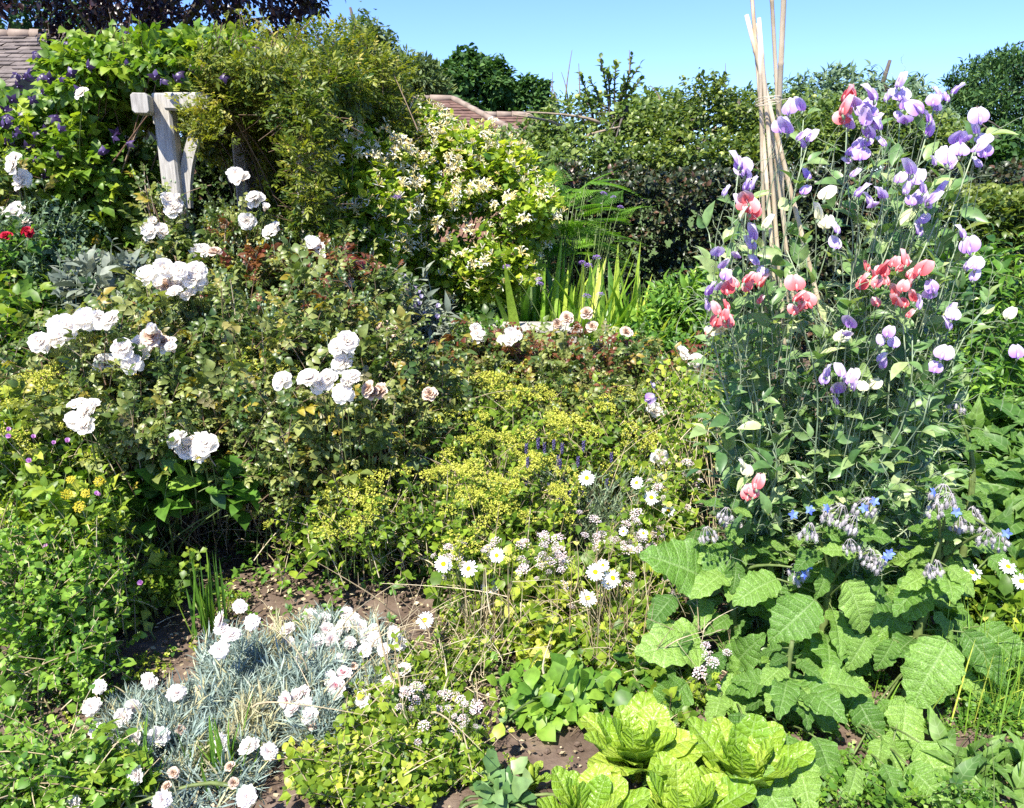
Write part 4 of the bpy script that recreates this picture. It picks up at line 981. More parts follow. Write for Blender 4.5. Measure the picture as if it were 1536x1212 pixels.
# --- grey sage, pale shrub, lilac bells, irises, verbenas, ferns
rg, P = bush('grey_sage', 'dusky grey-leaved sage between white rose heads on the left', 'plant', [EE(165, 430, 3.9, 60, 40, .25), EE(180, 480, 3.7, 40, 30, .2)], XY(170, 3.9), 130, leafT(3, .2, 'oval', .2, .3), M_grey, .075, 10, .22, M_palestem, 30)
bush('silver_shrub', 'pale green small leaved shrub under the clematis at the left', 'shrub', [EE(60, 350, 4.2, 60, 40, .3), EE(110, 400, 4.1, 60, 30, .3)], XY(80, 4.2), 240, L_OVAL, M_silver, .035, 12, .2, M_palestem, 30)
rb, P = bush('bellflower', 'lilac white bellflower with silvery stems beside the honeysuckle foot', 'plant', [EE(610, 465, 4.6, 45, 45, .25), EE(650, 490, 4.5, 40, 30, .2)], XY(620, 4.6), 120, L_LANCE3, M_grey, .07, 10, .25, M_palestem, 40)
blooms(rb, [(608, 418), (618, 430), (626, 436), (634, 446), (622, 450), (612, 438), (628, 458), (640, 470), (654, 461), (604, 428), (655, 478), (618, 462), (632, 440)], 4.4, .028, [BELL], stem=(.0025, .35, M_palestem))
def blades(name, label, cat, base, n, h, spread, w, mat, root_r=.12, droop=.5, group=None, tmpl=None, v0=.4):
    b = np.array([*base, 0.]); r = root(name, label, cat, b, group); g = G(); m = 9
    az_ = R.uniform(0, 6.28, n); hh = h*R.uniform(.5, 1.08, n); sp_ = spread*R.uniform(.05, 1, n); o = np.stack([np.cos(az_), np.sin(az_), 0*az_], 1)
    t = np.linspace(0, 1, m)[None, :, None]; dr = (droop*R.random(n)**2)[:, None, None]
    P = b+R.normal(size=(n, 1, 3))*np.array([root_r, root_r, 0])+o[:, None]*sp_[:, None, None]*(t+1.1*dr*t**3)+np.array([0, 0, 1.])*hh[:, None, None]*(t-dr*t**3*.9)
    side = np.cross(o, [0, 0, 1])[:, None]; wd = w*R.uniform(.6, 1.2, (n, 1, 1))*(np.minimum(1, (1-t)*2.2)**.7*.97+.03)*(.7+.3*np.minimum(1, t*3))
    fold = o[:, None]*wd*.35
    V = np.stack([P-side*wd+fold, P, P+side*wd+fold], 2); i = np.arange(m-1)
    q = np.concatenate([np.stack([i*3+c, i*3+c+1, i*3+c+4, i*3+c+3], -1) for c in (0, 1)]).ravel()
    U = np.zeros((n, m, 3, 3)); U[..., 0] = [-1, 0, 1]; U[..., 1] = t; U[..., 2] = np.clip(v0+.3*R.normal(size=(n, 1, 1)), 0, 1)
    g.raw(V.reshape(-1, 3), (q[None]+(np.arange(n)*m*3)[:, None]).ravel(), np.full(n*2*(m-1), 4), U.reshape(-1, 3)); part(r, 'blade', g, mat)
    return r
GI = 'iris clumps below the ferns'
blades('iris', 'iris clump with broad sword leaves left of the purple verbena', 'plant', XY(800, 5.6), 120, 1.1, .55, .036, M_iris, .16, 1.3, GI)
blades('iris', 'tall iris clump directly under the three verbena heads', 'plant', XY(890, 5.7), 150, 1.15, .6, .036, M_iris, .18, 1.4, GI)
blades('iris', 'arching yellow-tipped iris leaves at the right end of the clump', 'plant', XY(960, 5.5), 110, 1.0, .65, .028, M_iris, .12, 1.4, GI, v0=.65)
def verbena(label, base, heads, Y, sc=.03):
    r = root('verbena', label, 'verbena', (*base, 0), 'purple verbenas'); g = G()
    for x, y in heads:
        p = at(x, y, Y+R.uniform(-.05, .05)); P = bez(np.array([*base, 0.])+R.normal(size=3)*np.array([.03, .03, 0]), p, .5, 10, jit=.02); g = G(); g.tubes(P, np.array([.0035]), 5, .5, r1=.002); part(r, 'stem', g, M_stem)
        put(r, 'flower', VERB[R.integers(2)], p, (R.normal()*.15, -.15, 1), sc*R.uniform(.8, 1.15))
verbena('verbena with three purple heads against the dark hedge', XY(880, 5.3), [(905, 292), (920, 297), (930, 312)], 5.3, .024)
verbena('verbena with a single purple head against the honeysuckle', XY(570, 4.8), [(595, 298), (562, 365), (556, 372)], 4.8, .028)
verbena('verbena heads floating before the iris leaves', XY(860, 5.2), [(882, 400), (895, 388), (810, 427), (900, 443), (880, 446), (760, 402), (873, 395), (808, 420)], 5.1, .026)
def fern(label, base, n, L, mat, H0, name='fern', grp=None, tilt=(25, 70), px=None):
    r = root(name, label, 'fern', base, grp); g = G(); gs = G()
    b = np.array(base, float)
    for i in range(n):
        a = R.uniform(0, 6.28); el = math.radians(R.uniform(*tilt)); o = np.array([math.cos(a), math.sin(a), 0])
        h = H0*R.uniform(.65, 1.05); s = b+np.array([R.normal()*.05, R.normal()*.05, 0]); c = s+o*.12*h+np.array([0, 0, h]) if H0 > .3 else s
        if H0 > .3: gs.tubes(bez(s, c, .3, 6), np.array([.006]), 5, .5)
        d = o*math.cos(el)+np.array([0, 0, math.sin(el)]); g.t(FROND, pos=c, y=d, z=np.array([0, 0, 1])-d*d[2], s=L*R.uniform(.7, 1.1), add=R.random())
    part(r, 'frond', g, mat)
    if gs.n: part(r, 'stem', gs, M_stem)
zt = at(820, 262, 6.3)[2]+.08
fern('lacy bright green bracken fronds rising above the honeysuckle', (at(835, 250, 6.3)[0], 6.3, 0), 30, .42, M_fern, zt-.2, tilt=(-5, 45))
fern('second stand of bright bracken nearer the dark hedge', (at(885, 250, 6.4)[0], 6.4, 0), 24, .38, M_fern, at(880, 300, 6.4)[2]-.05, tilt=(-10, 40))
fern('low dark fern at the foot of the honeysuckle', (at(790, 390, 6.5)[0], 6.5, 0), 16, .55, M_green, .55, tilt=(10, 55))
bush('bay_shrub', 'bright glossy green shrub in front of the dark hedge', 'shrub', [EE(1030, 455, 5.6, 60, 45, .3), EE(980, 490, 5.5, 40, 30, .25)], XY(1030, 5.6), 220, L_LANCE3, M_green, .09, 10, .22, M_stem, 30, vb=.2)
bush('shrub', 'dark green leafy filler under the iris and verbena', 'shrub', [EE(720, 480, 5.6, 50, 24, .3), EE(700, 500, 5.0, 60, 26, .3), EE(980, 515, 5.0, 60, 24, .3)], XY(820, 5.3), 330, L_OVAL, M_green, .045, 10, .2, M_stem, 30, vb=-.1)
# bench glimpsed
bn = root('bench', 'small weathered pale wooden bench half hidden below the iris leaves', 'bench', (*XY(790, 5.2), 0)); bx = np.array([*XY(790, 5.2)]); zb = at(790, 492, 5.1)[2]
for i in range(3):
    g = G(); g.t(beamT(.09, .028, .72, .006), pos=(bx[0]-.36, bx[1]-.1+i*.1, zb-.014), y=(1, 0, 0)); part(bn, 'seat_slat', g, M_oakwood, False)
for sx in (-.3, .3):
    for sy in (-.1, .1): g = G(); g.t(beamT(.05, .05, zb-.03, .005), pos=(bx[0]+sx, bx[1]+sy, 0), y=(0, 0, 1), z=(0, 1, 0)); part(bn, 'leg', g, M_oakwood, False)

# --- golden bud-headed marjoram shrubs
def golden(label, base, ells, n, heads, sc=.032, flsc=1.0, size=.036, headz=.5):
    r, P = bush('golden_shrub', label, 'flowering shrub', ells, base, n, L_OVAL, M_lime, size, 9, .22, M_straw, 90, 'yellow-green shrubs', opp=True, vb=-.2, rbase=.2, sr=.0035, up=.7, wild=.3)
    twiggy(r, b3(base), 40, .25, .3, M_straw)
    E = np.array(ells, float); top, N, _ = shell(E, heads*9, .22, 11, 3, gap=-.15, depth=.15, back=.1); ok = N[:, 2] > .1; top, N = top[ok][:heads], N[ok][:heads]
    g = G()
    for p, nn in zip(top, N):
        g = G(); put(r, 'flower_head', GOLD[R.integers(4)], p+np.array([0, 0, .02]), nn*.5+np.array([0, -.2, 1]), sc*R.uniform(.7, 1.5))
        g.tubes(bez(p-np.array([R.normal()*.03, -.02, .2]), p+np.array([0, 0, .02]), .4, 5), np.array([.0022]), 4, .6); part(r, 'flower_stem', g, M_stem)
    return r
golden('golden shrub with flat yellow-green heads, nearest the dark soil under the roses', XY(640, 3.1), [EE(580, 760, 3.0, 90, 50, .3), EE(680, 770, 2.95, 80, 50, .25), EE(520, 780, 2.9, 60, 50, .25), EE(700, 820, 2.8, 50, 40, .2)], 300, 84)
golden('golden shrub with flat yellow-green heads, right beside the lavender spikes', XY(750, 3.3), [EE(730, 720, 3.2, 90, 45, .3), EE(800, 750, 3.1, 70, 50, .25), EE(790, 790, 2.95, 60, 35, .2)], 280, 80)
golden('golden shrub farther back, spreading under the red-leaved roses', XY(730, 3.9), [EE(700, 610, 3.9, 90, 40, .35), EE(780, 590, 4.1, 80, 35, .3), EE(760, 650, 3.6, 90, 40, .3), EE(680, 660, 3.5, 60, 40, .3)], 330, 90, .036)
golden('golden shrub farther right, beneath the fading rose beside the canes', XY(920, 3.8), [EE(900, 640, 3.8, 80, 42, .3), EE(950, 690, 3.6, 70, 40, .3), EE(860, 680, 3.6, 60, 40, .3), EE(1010, 640, 3.9, 60, 45, .3)], 330, 70, .034)
golden('golden shrub peeping between rose leaves in the middle of the bed', XY(410, 3.35), [EE(410, 560, 3.35, 50, 30, .15), EE(450, 790, 2.95, 60, 40, .2)], 90, 24)
golden('golden shrub at the left edge behind the pink cranesbill', XY(100, 3.0), [EE(90, 590, 3.1, 60, 25, .2), EE(60, 660, 2.9, 60, 40, .25), EE(120, 690, 2.8, 50, 40, .2)], 170, 50)
# --- green filler in the rose bed
bush('cranesbill', 'pink-flowered cranesbill with lobed leaves at the left edge', 'plant', [EE(60, 720, 2.8, 80, 60, .3), EE(20, 640, 3.0, 60, 70, .3)], XY(60, 2.85), 130, PALM, M_lime, .085, 6, .26, M_stem, 60, vb=-.15)
rc2 = bpy.data.objects['cranesbill']
blooms(rc2, [(12, 650), (50, 657), (48, 695), (15, 655), (100, 665), (150, 742), (85, 665)], 2.62, .018, [GERAN], stem=(.0015, .25, M_stem))
def rush(label, base, n, h, spread, heads=True):
    r = blades('grass', label, 'grass', base, n, h, spread, .0035, M_pea, .08, .3, 'tall grasses'); g = G()
    return r
rush('thin tall grass with pale seed heads leaning in at the left edge', XY(25, 2.75), 46, .95, .3)
bush('clary', 'large soft green leaves under the left rose bush', 'plant', [EE(190, 740, 2.85, 60, 50, .2), EE(240, 720, 2.95, 60, 60, .2), EE(330, 720, 2.95, 60, 40, .2)], XY(220, 2.95), 60, leafT(4, .3, 'oval', .25, .3), M_green, .1, 6, .2, M_stem, 25)
ryl, P = bush('ragwort', 'yellow-headed wildflower rising from the left herb patch', 'wildflower', [EE(130, 780, 2.6, 55, 50, .2), EE(110, 860, 2.45, 40, 40, .15)], XY(125, 2.55), 90, L_OVAL, M_lime, .05, 9, .22, M_stem, 40, vb=-.1)
blooms(ryl, [(107, 718), (128, 740), (152, 722), (102, 742), (150, 800), (115, 852), (88, 916), (120, 760), (118, 802)], 2.45, .017, YEL, stem=(.0018, .25, M_stem))
blooms(ryl, [(75, 820), (212, 875), (145, 742)], 2.4, .018, [GERAN], stem=(.0015, .2, M_stem), lab='small magenta bloom')
# --- lavender
rl = root('lavender', 'dark blue lavender spikes in the middle of the bed', 'lavender', (*XY(880, 3.25), 0)); g = G(); gl = G()
b = np.array([*XY(880, 3.25), 0.])
for i in range(260):
    x = R.uniform(760, 1010); y = R.uniform(690, 800); p = at(x, y, R.uniform(2.95, 3.4)); s = b+np.array([R.normal()*.09, R.normal()*.07, 0]); P = bez(s+(p-s)*np.array([.3, .3, 0]), p, .35, 7, jit=.03); gl.tubes(P, np.array([.0014]), 3, R.random())
    a, d, z, si, t = along(P, 8, .2, .9, 30); gl.inst(leafT(1, .06, 'oval', .1, .1), a, d, z, .045, R.random(8))
part(rl, 'foliage', gl, M_palestem)
for i in range(26):
    x = R.choice([805, 848, 870, 895, 910, 840, 930, 800])+R.normal()*14; y = R.uniform(655, 752); p = at(x, y, R.uniform(2.95, 3.35)); q = G(); gg = bez((b*.75+p*.25)*np.array([1, 1, 0])+np.array([0, 0, .15]), p, .4, 6, jit=.02); g.tubes(gg, np.array([.0013]), 3, .5)
    for k in range(16): a = 2.4*k; q.t(ballT(4, 3, (.0035, .0035, .005), R.random()), pos=p+np.array([math.cos(a)*.0045, math.sin(a)*.0045, -k*.0026]))
    part(rl, 'flower_spike', q, M_lavfl)
part(rl, 'flower_stem', g, M_stem)

# --- flowering marjoram
def marjoram(label, base, ells, n, heads, Yh, group='flowering marjorams', vb=.0, sc=.024, dead=.0, size=.028, mat=None, k=12, boxes=None):
    r, P = bush('marjoram', label, 'herb', ells, base, n, L_ROUND, mat or M_lime, size, k, .22, M_straw, 70, group, opp=True, vb=vb, rbase=.12, sr=.0025, up=.7)
    if group.startswith('flowering'): twiggy(r, b3(base), 22, .16, .2, M_straw)
    g = G()
    for x, y in heads:
        p = at(x, y, Yh+R.uniform(-.12, .12)); put(r, 'flower_head', MARJ[R.integers(3)], p, (R.normal()*.3, -.3, 1), sc*R.uniform(.6, 1.15)); s = np.array([p[0]+R.normal()*.05, p[1]+.05, max(0, p[2]-.4)]); g.tubes(bez(s, p, .3, 7, jit=.03), np.array([.0018]), 4, R.uniform(.2, 1))
        for c in range(3):
            e = p+np.array([R.normal()*.035, R.normal()*.03, -.03+R.normal()*.03]); put(r, 'flower_head', MARJ[R.integers(3)], e, (R.normal()*.4, -.3, 1), sc*R.uniform(.35, .7)) if c < 1 else None; g.tubes(bez(p-np.array([0, 0, .09]), e, .2, 4), np.array([.0012]), 3, .5)
    part(r, 'flower_stem', g, M_stem)
    return r
def rnd(n, x0, x1, y0, y1): return [(R.uniform(x0, x1), R.uniform(y0, y1)) for _ in range(n)]
marjoram('tall marjoram with whitish heads left of the oxeye daisies', XY(790, 2.65), [EE(760, 880, 2.65, 60, 70, .2), EE(830, 880, 2.7, 60, 70, .2), EE(790, 950, 2.45, 60, 50, .15), EE(700, 870, 2.75, 40, 50, .15)], 330, rnd(16, 780, 850, 800, 860)+rnd(6, 660, 720, 815, 860)+rnd(14, 730, 900, 800, 880), 2.6, size=.038)
marjoram('tall marjoram with whitish heads among the cluster of daisies', XY(940, 2.8), [EE(930, 860, 2.8, 60, 70, .2), EE(980, 880, 2.75, 50, 60, .2), EE(900, 930, 2.6, 60, 50, .15), EE(970, 800, 3.0, 60, 60, .2)], 340, rnd(18, 880, 985, 770, 830)+rnd(12, 920, 1000, 830, 890), 2.75, vb=-.15)
marjoram('yellow-leaved marjoram shoots bending over the bare soil', XY(830, 2.5), [EE(810, 990, 2.4, 40, 45, .12), EE(830, 930, 2.5, 40, 40, .12)], 46, [], 2.4, vb=.18, size=.045, sc=.02)
marjoram('low yellowish marjoram mat in the bottom middle', XY(590, 2.0), [EE(560, 1150, 1.85, 110, 55, .22), EE(640, 1120, 1.95, 80, 60, .2), EE(500, 1180, 1.8, 60, 40, .15), EE(610, 1070, 2.15, 80, 40, .15), EE(690, 1160, 1.85, 40, 40, .12), EE(560, 1090, 2.0, 60, 30, .15)], 760, rnd(26, 600, 740, 1030, 1120)+rnd(8, 500, 640, 1150, 1200), 1.95, vb=.0, size=.026, sc=.017)
marjoram('dry flowering marjoram between the pinks and the seedlings', XY(680, 2.35), [EE(670, 1040, 2.3, 60, 45, .15), EE(720, 990, 2.4, 50, 45, .15), EE(640, 1010, 2.35, 40, 30, .12), EE(700, 930, 2.6, 50, 45, .15)], 260, rnd(12, 640, 745, 1010, 1080), 2.25, vb=-.1, size=.022, sc=.018)
marjoram('marjoram spilling out from under the borage', XY(1000, 2.3), [EE(980, 1000, 2.35, 45, 60, .15), EE(1000, 1060, 2.15, 50, 30, .15), EE(960, 940, 2.5, 40, 50, .15), EE(930, 1000, 2.35, 50, 50, .15), EE(880, 980, 2.45, 40, 50, .12)], 300, [(1062, 985), (1068, 995), (1055, 1000), (1050, 1010), (1058, 970)], 2.15, size=.036, sc=.02)
# left herb mass
marjoram('dense round-leaved green herb filling the lower left', XY(70, 2.3), [EE(60, 900, 2.35, 100, 90, .35), EE(130, 880, 2.4, 60, 90, .25), EE(60, 1000, 2.15, 90, 60, .25), EE(150, 960, 2.25, 45, 60, .18), EE(10, 840, 2.4, 60, 80, .25)], 560, [], 2.2, 'green herbs at the left', size=.024, mat=M_green, vb=.35, k=14)
marjoram('green herb creeping forward at the bottom left corner', XY(60, 1.8), [EE(60, 1180, 1.7, 110, 60, .2), EE(160, 1170, 1.75, 50, 40, .14), EE(20, 1140, 1.85, 50, 40, .14)], 420, [], 1.9, 'green herbs at the left', size=.024, mat=M_green, vb=.38, k=12)
marjoram('dull olive herb thicket between the daisies and the sweet peas', XY(1020, 3.1), [EE(1010, 740, 3.2, 45, 80, .25), EE(1040, 640, 3.5, 45, 70, .25), EE(1030, 830, 2.95, 50, 60, .2), EE(1000, 580, 3.9, 45, 40, .25)], 260, rnd(14, 985, 1050, 690, 800), 3.0, 'green herbs at the left', size=.03, vb=-.1)
bpy.data.objects[rl.name]['label'] = 'dark blue lavender spikes in the middle of the bed'
def setgroup(sub, gname):
    for o in C.objects:
        if o.get('label') and sub in o['label']: o['group'] = gname
setgroup('dull olive herb', 'flowering marjorams')
bush('wild_geranium', 'lobed pale leaves of a seedling clump at the bottom left', 'plant', [EE(140, 1170, 1.72, 60, 30, .12), EE(170, 1110, 1.85, 40, 30, .1)], XY(140, 1.75), 34, PALM, M_lime, .07, 4, .14, M_stem, 20, vb=-.1)
bush('seedling_patch', 'rosette of spoon-shaped seedlings at the edge of the bare soil', 'plant', [EE(800, 1060, 2.12, 60, 35, .14), EE(870, 1050, 2.15, 70, 30, .14), EE(930, 1040, 2.2, 50, 26, .12), EE(790, 1100, 2.0, 35, 20, .08)], XY(840, 2.15), 80, leafT(3, .36, 'obov', .2, .5), M_green, .06, 6, .12, M_stem, 30, vb=.25)
bush('wild_strawberry', 'trailing leafy runner with yellow-green leaves beside the soil path', 'plant', [EE(230, 870, 2.65, 50, 25, .12), EE(190, 900, 2.6, 30, 25, .1), EE(260, 850, 2.75, 40, 25, .1)], XY(230, 2.7), 40, CLOVER, M_lime, .07, 5, .15, M_stem, 20, vb=-.05)

# --- daisies
def daisies(label, base, heads, Y, sc=.028):
    r = root('oxeye_daisy', label, 'daisy', (*base, 0), 'oxeye daisies'); g = G()
    for x, y in heads:
        p = at(x, y, Y+R.uniform(-.05, .05)); m = DAISY[R.integers(3)]; d = (R.normal()*.25-.1, -.7, .75+R.normal()*.15)
        put(r, 'flower', m[0], p, d, sc*R.uniform(.85, 1.15), sub=[('disc', m[1])])
        s = np.array([p[0]+(base[0]-p[0])*.6, max(p[1]+.05, base[1]-.1), 0.]); P = bez(s, p-unit(np.array(d))*.003, .35, 9, jit=.04); g = G(); g.tubes(P, np.array([.002]), 4, R.uniform(.3, .9), r1=.0013); part(r, 'stem', g, M_stem)
daisies('oxeye daisies in a tight bunch above the yellow-leaved shoots', XY(900, 2.65), [(882, 897), (912, 874), (893, 858), (904, 848), (919, 867)], 2.45, .027)
daisies('lone oxeye daisy over the soil beside the pinks', XY(650, 2.6), [(637, 930)], 2.45, .032)
daisies('oxeye daisies mixed into the tall marjoram', XY(740, 2.7), [(780, 945), (703, 853), (665, 846), (735, 880), (745, 833)], 2.5, .028)
daisies('oxeye daisies between the lavender and the canes', XY(960, 3.0), [(955, 724), (977, 746), (1003, 766), (880, 717)], 2.95, .028)
daisies('oxeye daisies half hidden in marjoram heads', XY(960, 2.9), [(957, 821), (947, 823), (963, 826), (935, 797), (965, 800)], 2.75, .02)
daisies('oxeye daisies at the right edge above the grass', XY(1500, 2.45), [(1458, 858), (1512, 850), (1508, 913), (1481, 926), (1532, 872), (1532, 918)], 2.35, .028)
# pale ball and violet blooms near the centre right
rp = root('sweet_pea', 'stray violet sweet pea bloom beside the faded white rose', 'sweet pea', (*XY(985, 3.6), 0)); blooms(rp, [(975, 577, 3.5), (968, 597, 3.5)], 3.5, .04, PEA['lavender'], stem=(.002, .4, M_stem))

# --- garden pinks
def pinks(label, base, ells, n, fl, Y, sc=.0275, strawp=.25, faded=()):
    r = root('garden_pinks', label, 'pinks', (*base, 0), 'clumps of garden pinks')
    E = np.array(ells, float); kk = R.integers(0, len(E), n); u = rdir(n); u[:, 2] = np.abs(u[:, 2]); P = E[kk, :3]+E[kk, 3:6]*u*R.uniform(.3, 1, (n, 1)); P[:, 2] = np.maximum(P[:, 2]*R.uniform(.5, 1, n), .02)
    S = sprig(P, unit(u*.5+np.array([0, 0, .8])), .09, 4)
    a, d, z, si, t = along(S, 15, .0, 1, 45, .4, .3, .6); v = np.clip(.45+.2*R.normal(size=len(a)), 0, .84); dry = (noise3(P, 11, 4)[si] > .3) | (R.random(len(a)) < .14); v = np.where(dry, R.uniform(.86, 1, len(a)), v)
    g = G(); g.inst(leafT(2, .034, 'lance', .3, .25), a, d, z, .07*R.uniform(.6, 1.25, len(a)), v); part(r, 'foliage', g, M_dianth)
    g = G(); g.tubes(S, .0012, 3, .6)
    for x, y in fl:
        yy = Y+R.uniform(-.05, .05)+(0 if y > 1000 else .0); p = at(x, y, yy); gy = gp(x, y)[1]
        k = min(1, max(0, (1212-y)/330)); p = at(x, y, min(gy-.12, Y+.45*k-.05))
        d = unit(np.array([R.normal()*.35, -.6+R.normal()*.3, .7+R.normal()*.25])); put(r, 'flower', DIAN[R.choice(5, p=(.28, .27, .25, .13, .07))], p, d, sc*R.uniform(.85, 1.1), sub=[('calyx', CALYX)])
        s = np.array([p[0]+R.normal()*.04, p[1]+.06, .03]); g.tubes(bez(s, p-d*sc*.8, .35, 7, jit=.03), np.array([.0016]), 4, R.uniform(.4, .9))
    for x, y in faded:
        gy = gp(x, y)[1]; p = at(x, y, gy-.1); put(r, 'flower', FADES[R.integers(2)], p, (R.normal()*.5, -.3, .8), .016, label='brown withered bloom')
    part(r, 'stem', g, M_palestem); return r
FP = [(360, 910), (378, 933), (332, 930), (347, 953), (330, 975), (333, 945), (265, 1040), (225, 1020), (150, 1030), (137, 1060), (185, 1075), (147, 1098), (205, 1108), (238, 1105), (137, 1125), (178, 1133), (205, 1162), (243, 1200), (110, 1208), (332, 1115), (374, 1120), (403, 1128), (370, 1195), (200, 1060), (160, 1112)]
pinks('silvery clump of garden pinks nearest the camera, white blooms on its left', XY(270, 2.0), [EE(250, 1110, 1.95, 90, 50, .2), EE(330, 1150, 1.85, 80, 50, .2), EE(380, 1080, 2.05, 80, 50, .2), EE(300, 1060, 2.1, 80, 40, .2), EE(200, 1080, 2.05, 50, 35, .12)], 800, FP, 1.85, faded=[(215, 1150), (260, 1160), (345, 1150), (250, 1180), (350, 1175), (300, 1035), (270, 1095)])
pinks('silvery clump of garden pinks spreading back to the dark soil', XY(400, 2.35), [EE(390, 1000, 2.3, 90, 50, .22), EE(460, 1020, 2.2, 70, 45, .18), EE(350, 1000, 2.3, 50, 50, .15), EE(480, 1080, 2.0, 40, 30, .1)], 620, [(430, 1050), (445, 1045), (460, 1060), (440, 1065), (455, 1040), (465, 1075), (433, 965), (432, 945), (455, 990)], 2.1, faded=[(455, 1010), (420, 930), (470, 1090)])
pinks('clump of garden pinks thick with white and rose blooms below the roses', XY(530, 2.55), [EE(520, 980, 2.4, 70, 40, .2), EE(560, 1000, 2.35, 50, 40, .15), EE(480, 950, 2.5, 50, 30, .12), EE(545, 1040, 2.2, 40, 30, .1)], 420, [(465, 925), (485, 930), (478, 960), (468, 968), (497, 960), (515, 940), (520, 920), (540, 940), (550, 955), (525, 965), (548, 975), (562, 960), (606, 1005), (510, 990), (515, 1010), (497, 1018), (545, 1048), (505, 1030), (590, 950), (600, 965), (560, 945), (575, 975), (530, 930), (505, 950), (490, 945), (585, 1025)], 2.3, faded=[(512, 1000), (500, 975), (410, 940), (530, 1000)])
blades('grass', 'upright green grass tuft at the back of the pinks', 'grass', XY(308, 2.55), 30, .32, .06, .005, M_green, .03, .1, 'grass tufts')
blades('grass', 'upright green grass tuft growing through the front pinks', 'grass', XY(322, 1.82), 34, .2, .1, .005, M_green, .03, .2, 'grass tufts')
blades('grass', 'short grass blades at the left side of the front pinks', 'grass', XY(205, 1.75), 26, .2, .1, .004, M_green, .04, .2, 'grass tufts')
blades('grass', 'dry straw coloured grass tuft beside the yellow-leaved shoots', 'grass', XY(735, 2.45), 70, .35, .16, .0022, M_straw, .05, .4, 'grass tufts')
blades('grass', 'wispy sunlit grass right of the borage', 'grass', XY(1500, 2.15), 260, .34, .22, .0022, M_iris, .14, .5, 'grass tufts')
blades('grass', 'thin dry grass leaning under the daisies', 'grass', XY(920, 2.45), 120, .4, .25, .0018, M_straw, .1, .6, 'grass tufts')

# ================================================================ cane wigwam and sweet peas
YC = 2.65
wig = root('cane_wigwam', 'wigwam of seven pale bamboo canes tied with string', 'plant support', (at(1215, 400, YC+.1)[0], YC+.1, 0))
def cane(top, mid, foot, r0, nodes=(.3,)):
    """top, mid and foot are points; the cane is straight from foot to top with its nodes"""
    top, foot = np.array(top), np.array(foot); L = np.linalg.norm(top-foot); g = G(); n = int(L/.28); ts = [0]; rs = [1.]
    for i in range(1, n+1):
        t = (i-.35)/n; ts += [t-.006/L, t, t+.006/L]; rs += [1, 1.16, 1]
    ts.append(1); rs.append(.9); ts = np.array(ts); P = foot+(top-foot)*ts[:, None]+mid*np.sin(math.pi*ts)[:, None]*np.array([1, .3, 0])
    g.tubes(P[None], (r0*np.array(rs)*(1.08-.2*ts))[None], 10, .5); part(wig, 'cane', g, M_bamboo)
def foot(px, y): return np.array([at(px, 600, YC)[0], YC+y, 0.])
tie = at(1152, 152, YC)
def through(px, py, dy, px2, py2, dy2, top_py):
    a = at(px, py, YC+dy); b = at(px2, py2, YC+dy2); d = (b-a)
    f = a-d*(a[2]/d[2]); t = a+d*((at(768, top_py, YC)[2]-a[2])/d[2]); return t, f
for (x1, y1, d1, x2, y2, d2, top, r0, bend) in (
    (1160, 420, .02, 1128, 0, .03, -70, .0072, .004), (1150, 420, .12, 1142, 150, -.0, 58, .0068, -.006), (1166, 390, .05, 1144, 100, -.02, 30, .0072, .004),
    (1160, 390, .2, 1176, 0, -.05, -120, .0092, -.003), (1180, 400, .25, 1158, 3, .06, -60, .0072, .0), (1211, 390, .0, 1129, 60, .02, 20, .0082, .003), (1185, 400, .12, 1137, 40, .0, 35, .0058, -.004)):
    t, f = through(x1, y1, d1, x2, y2, d2, top); cane(t, bend, f, r0)
g = G()
for k in range(5):
    a = np.linspace(0, 2*math.pi, 21); rx, ry = .035+.001*k, .045; P = tie+np.stack([rx*np.cos(a), ry*np.sin(a), (k-2)*.0035+.006*np.sin(a+k)+.006*np.cos(a)], 1); g.tubes(P[None], .0014, 5, .6, r1=.0014)
g.tubes(bez(tie+np.array([.03, -.03, 0]), tie+np.array([.09, -.05, .003]), .1, 5), np.array([.0012]), 4, .6)
part(wig, 'string', g, M_twine)

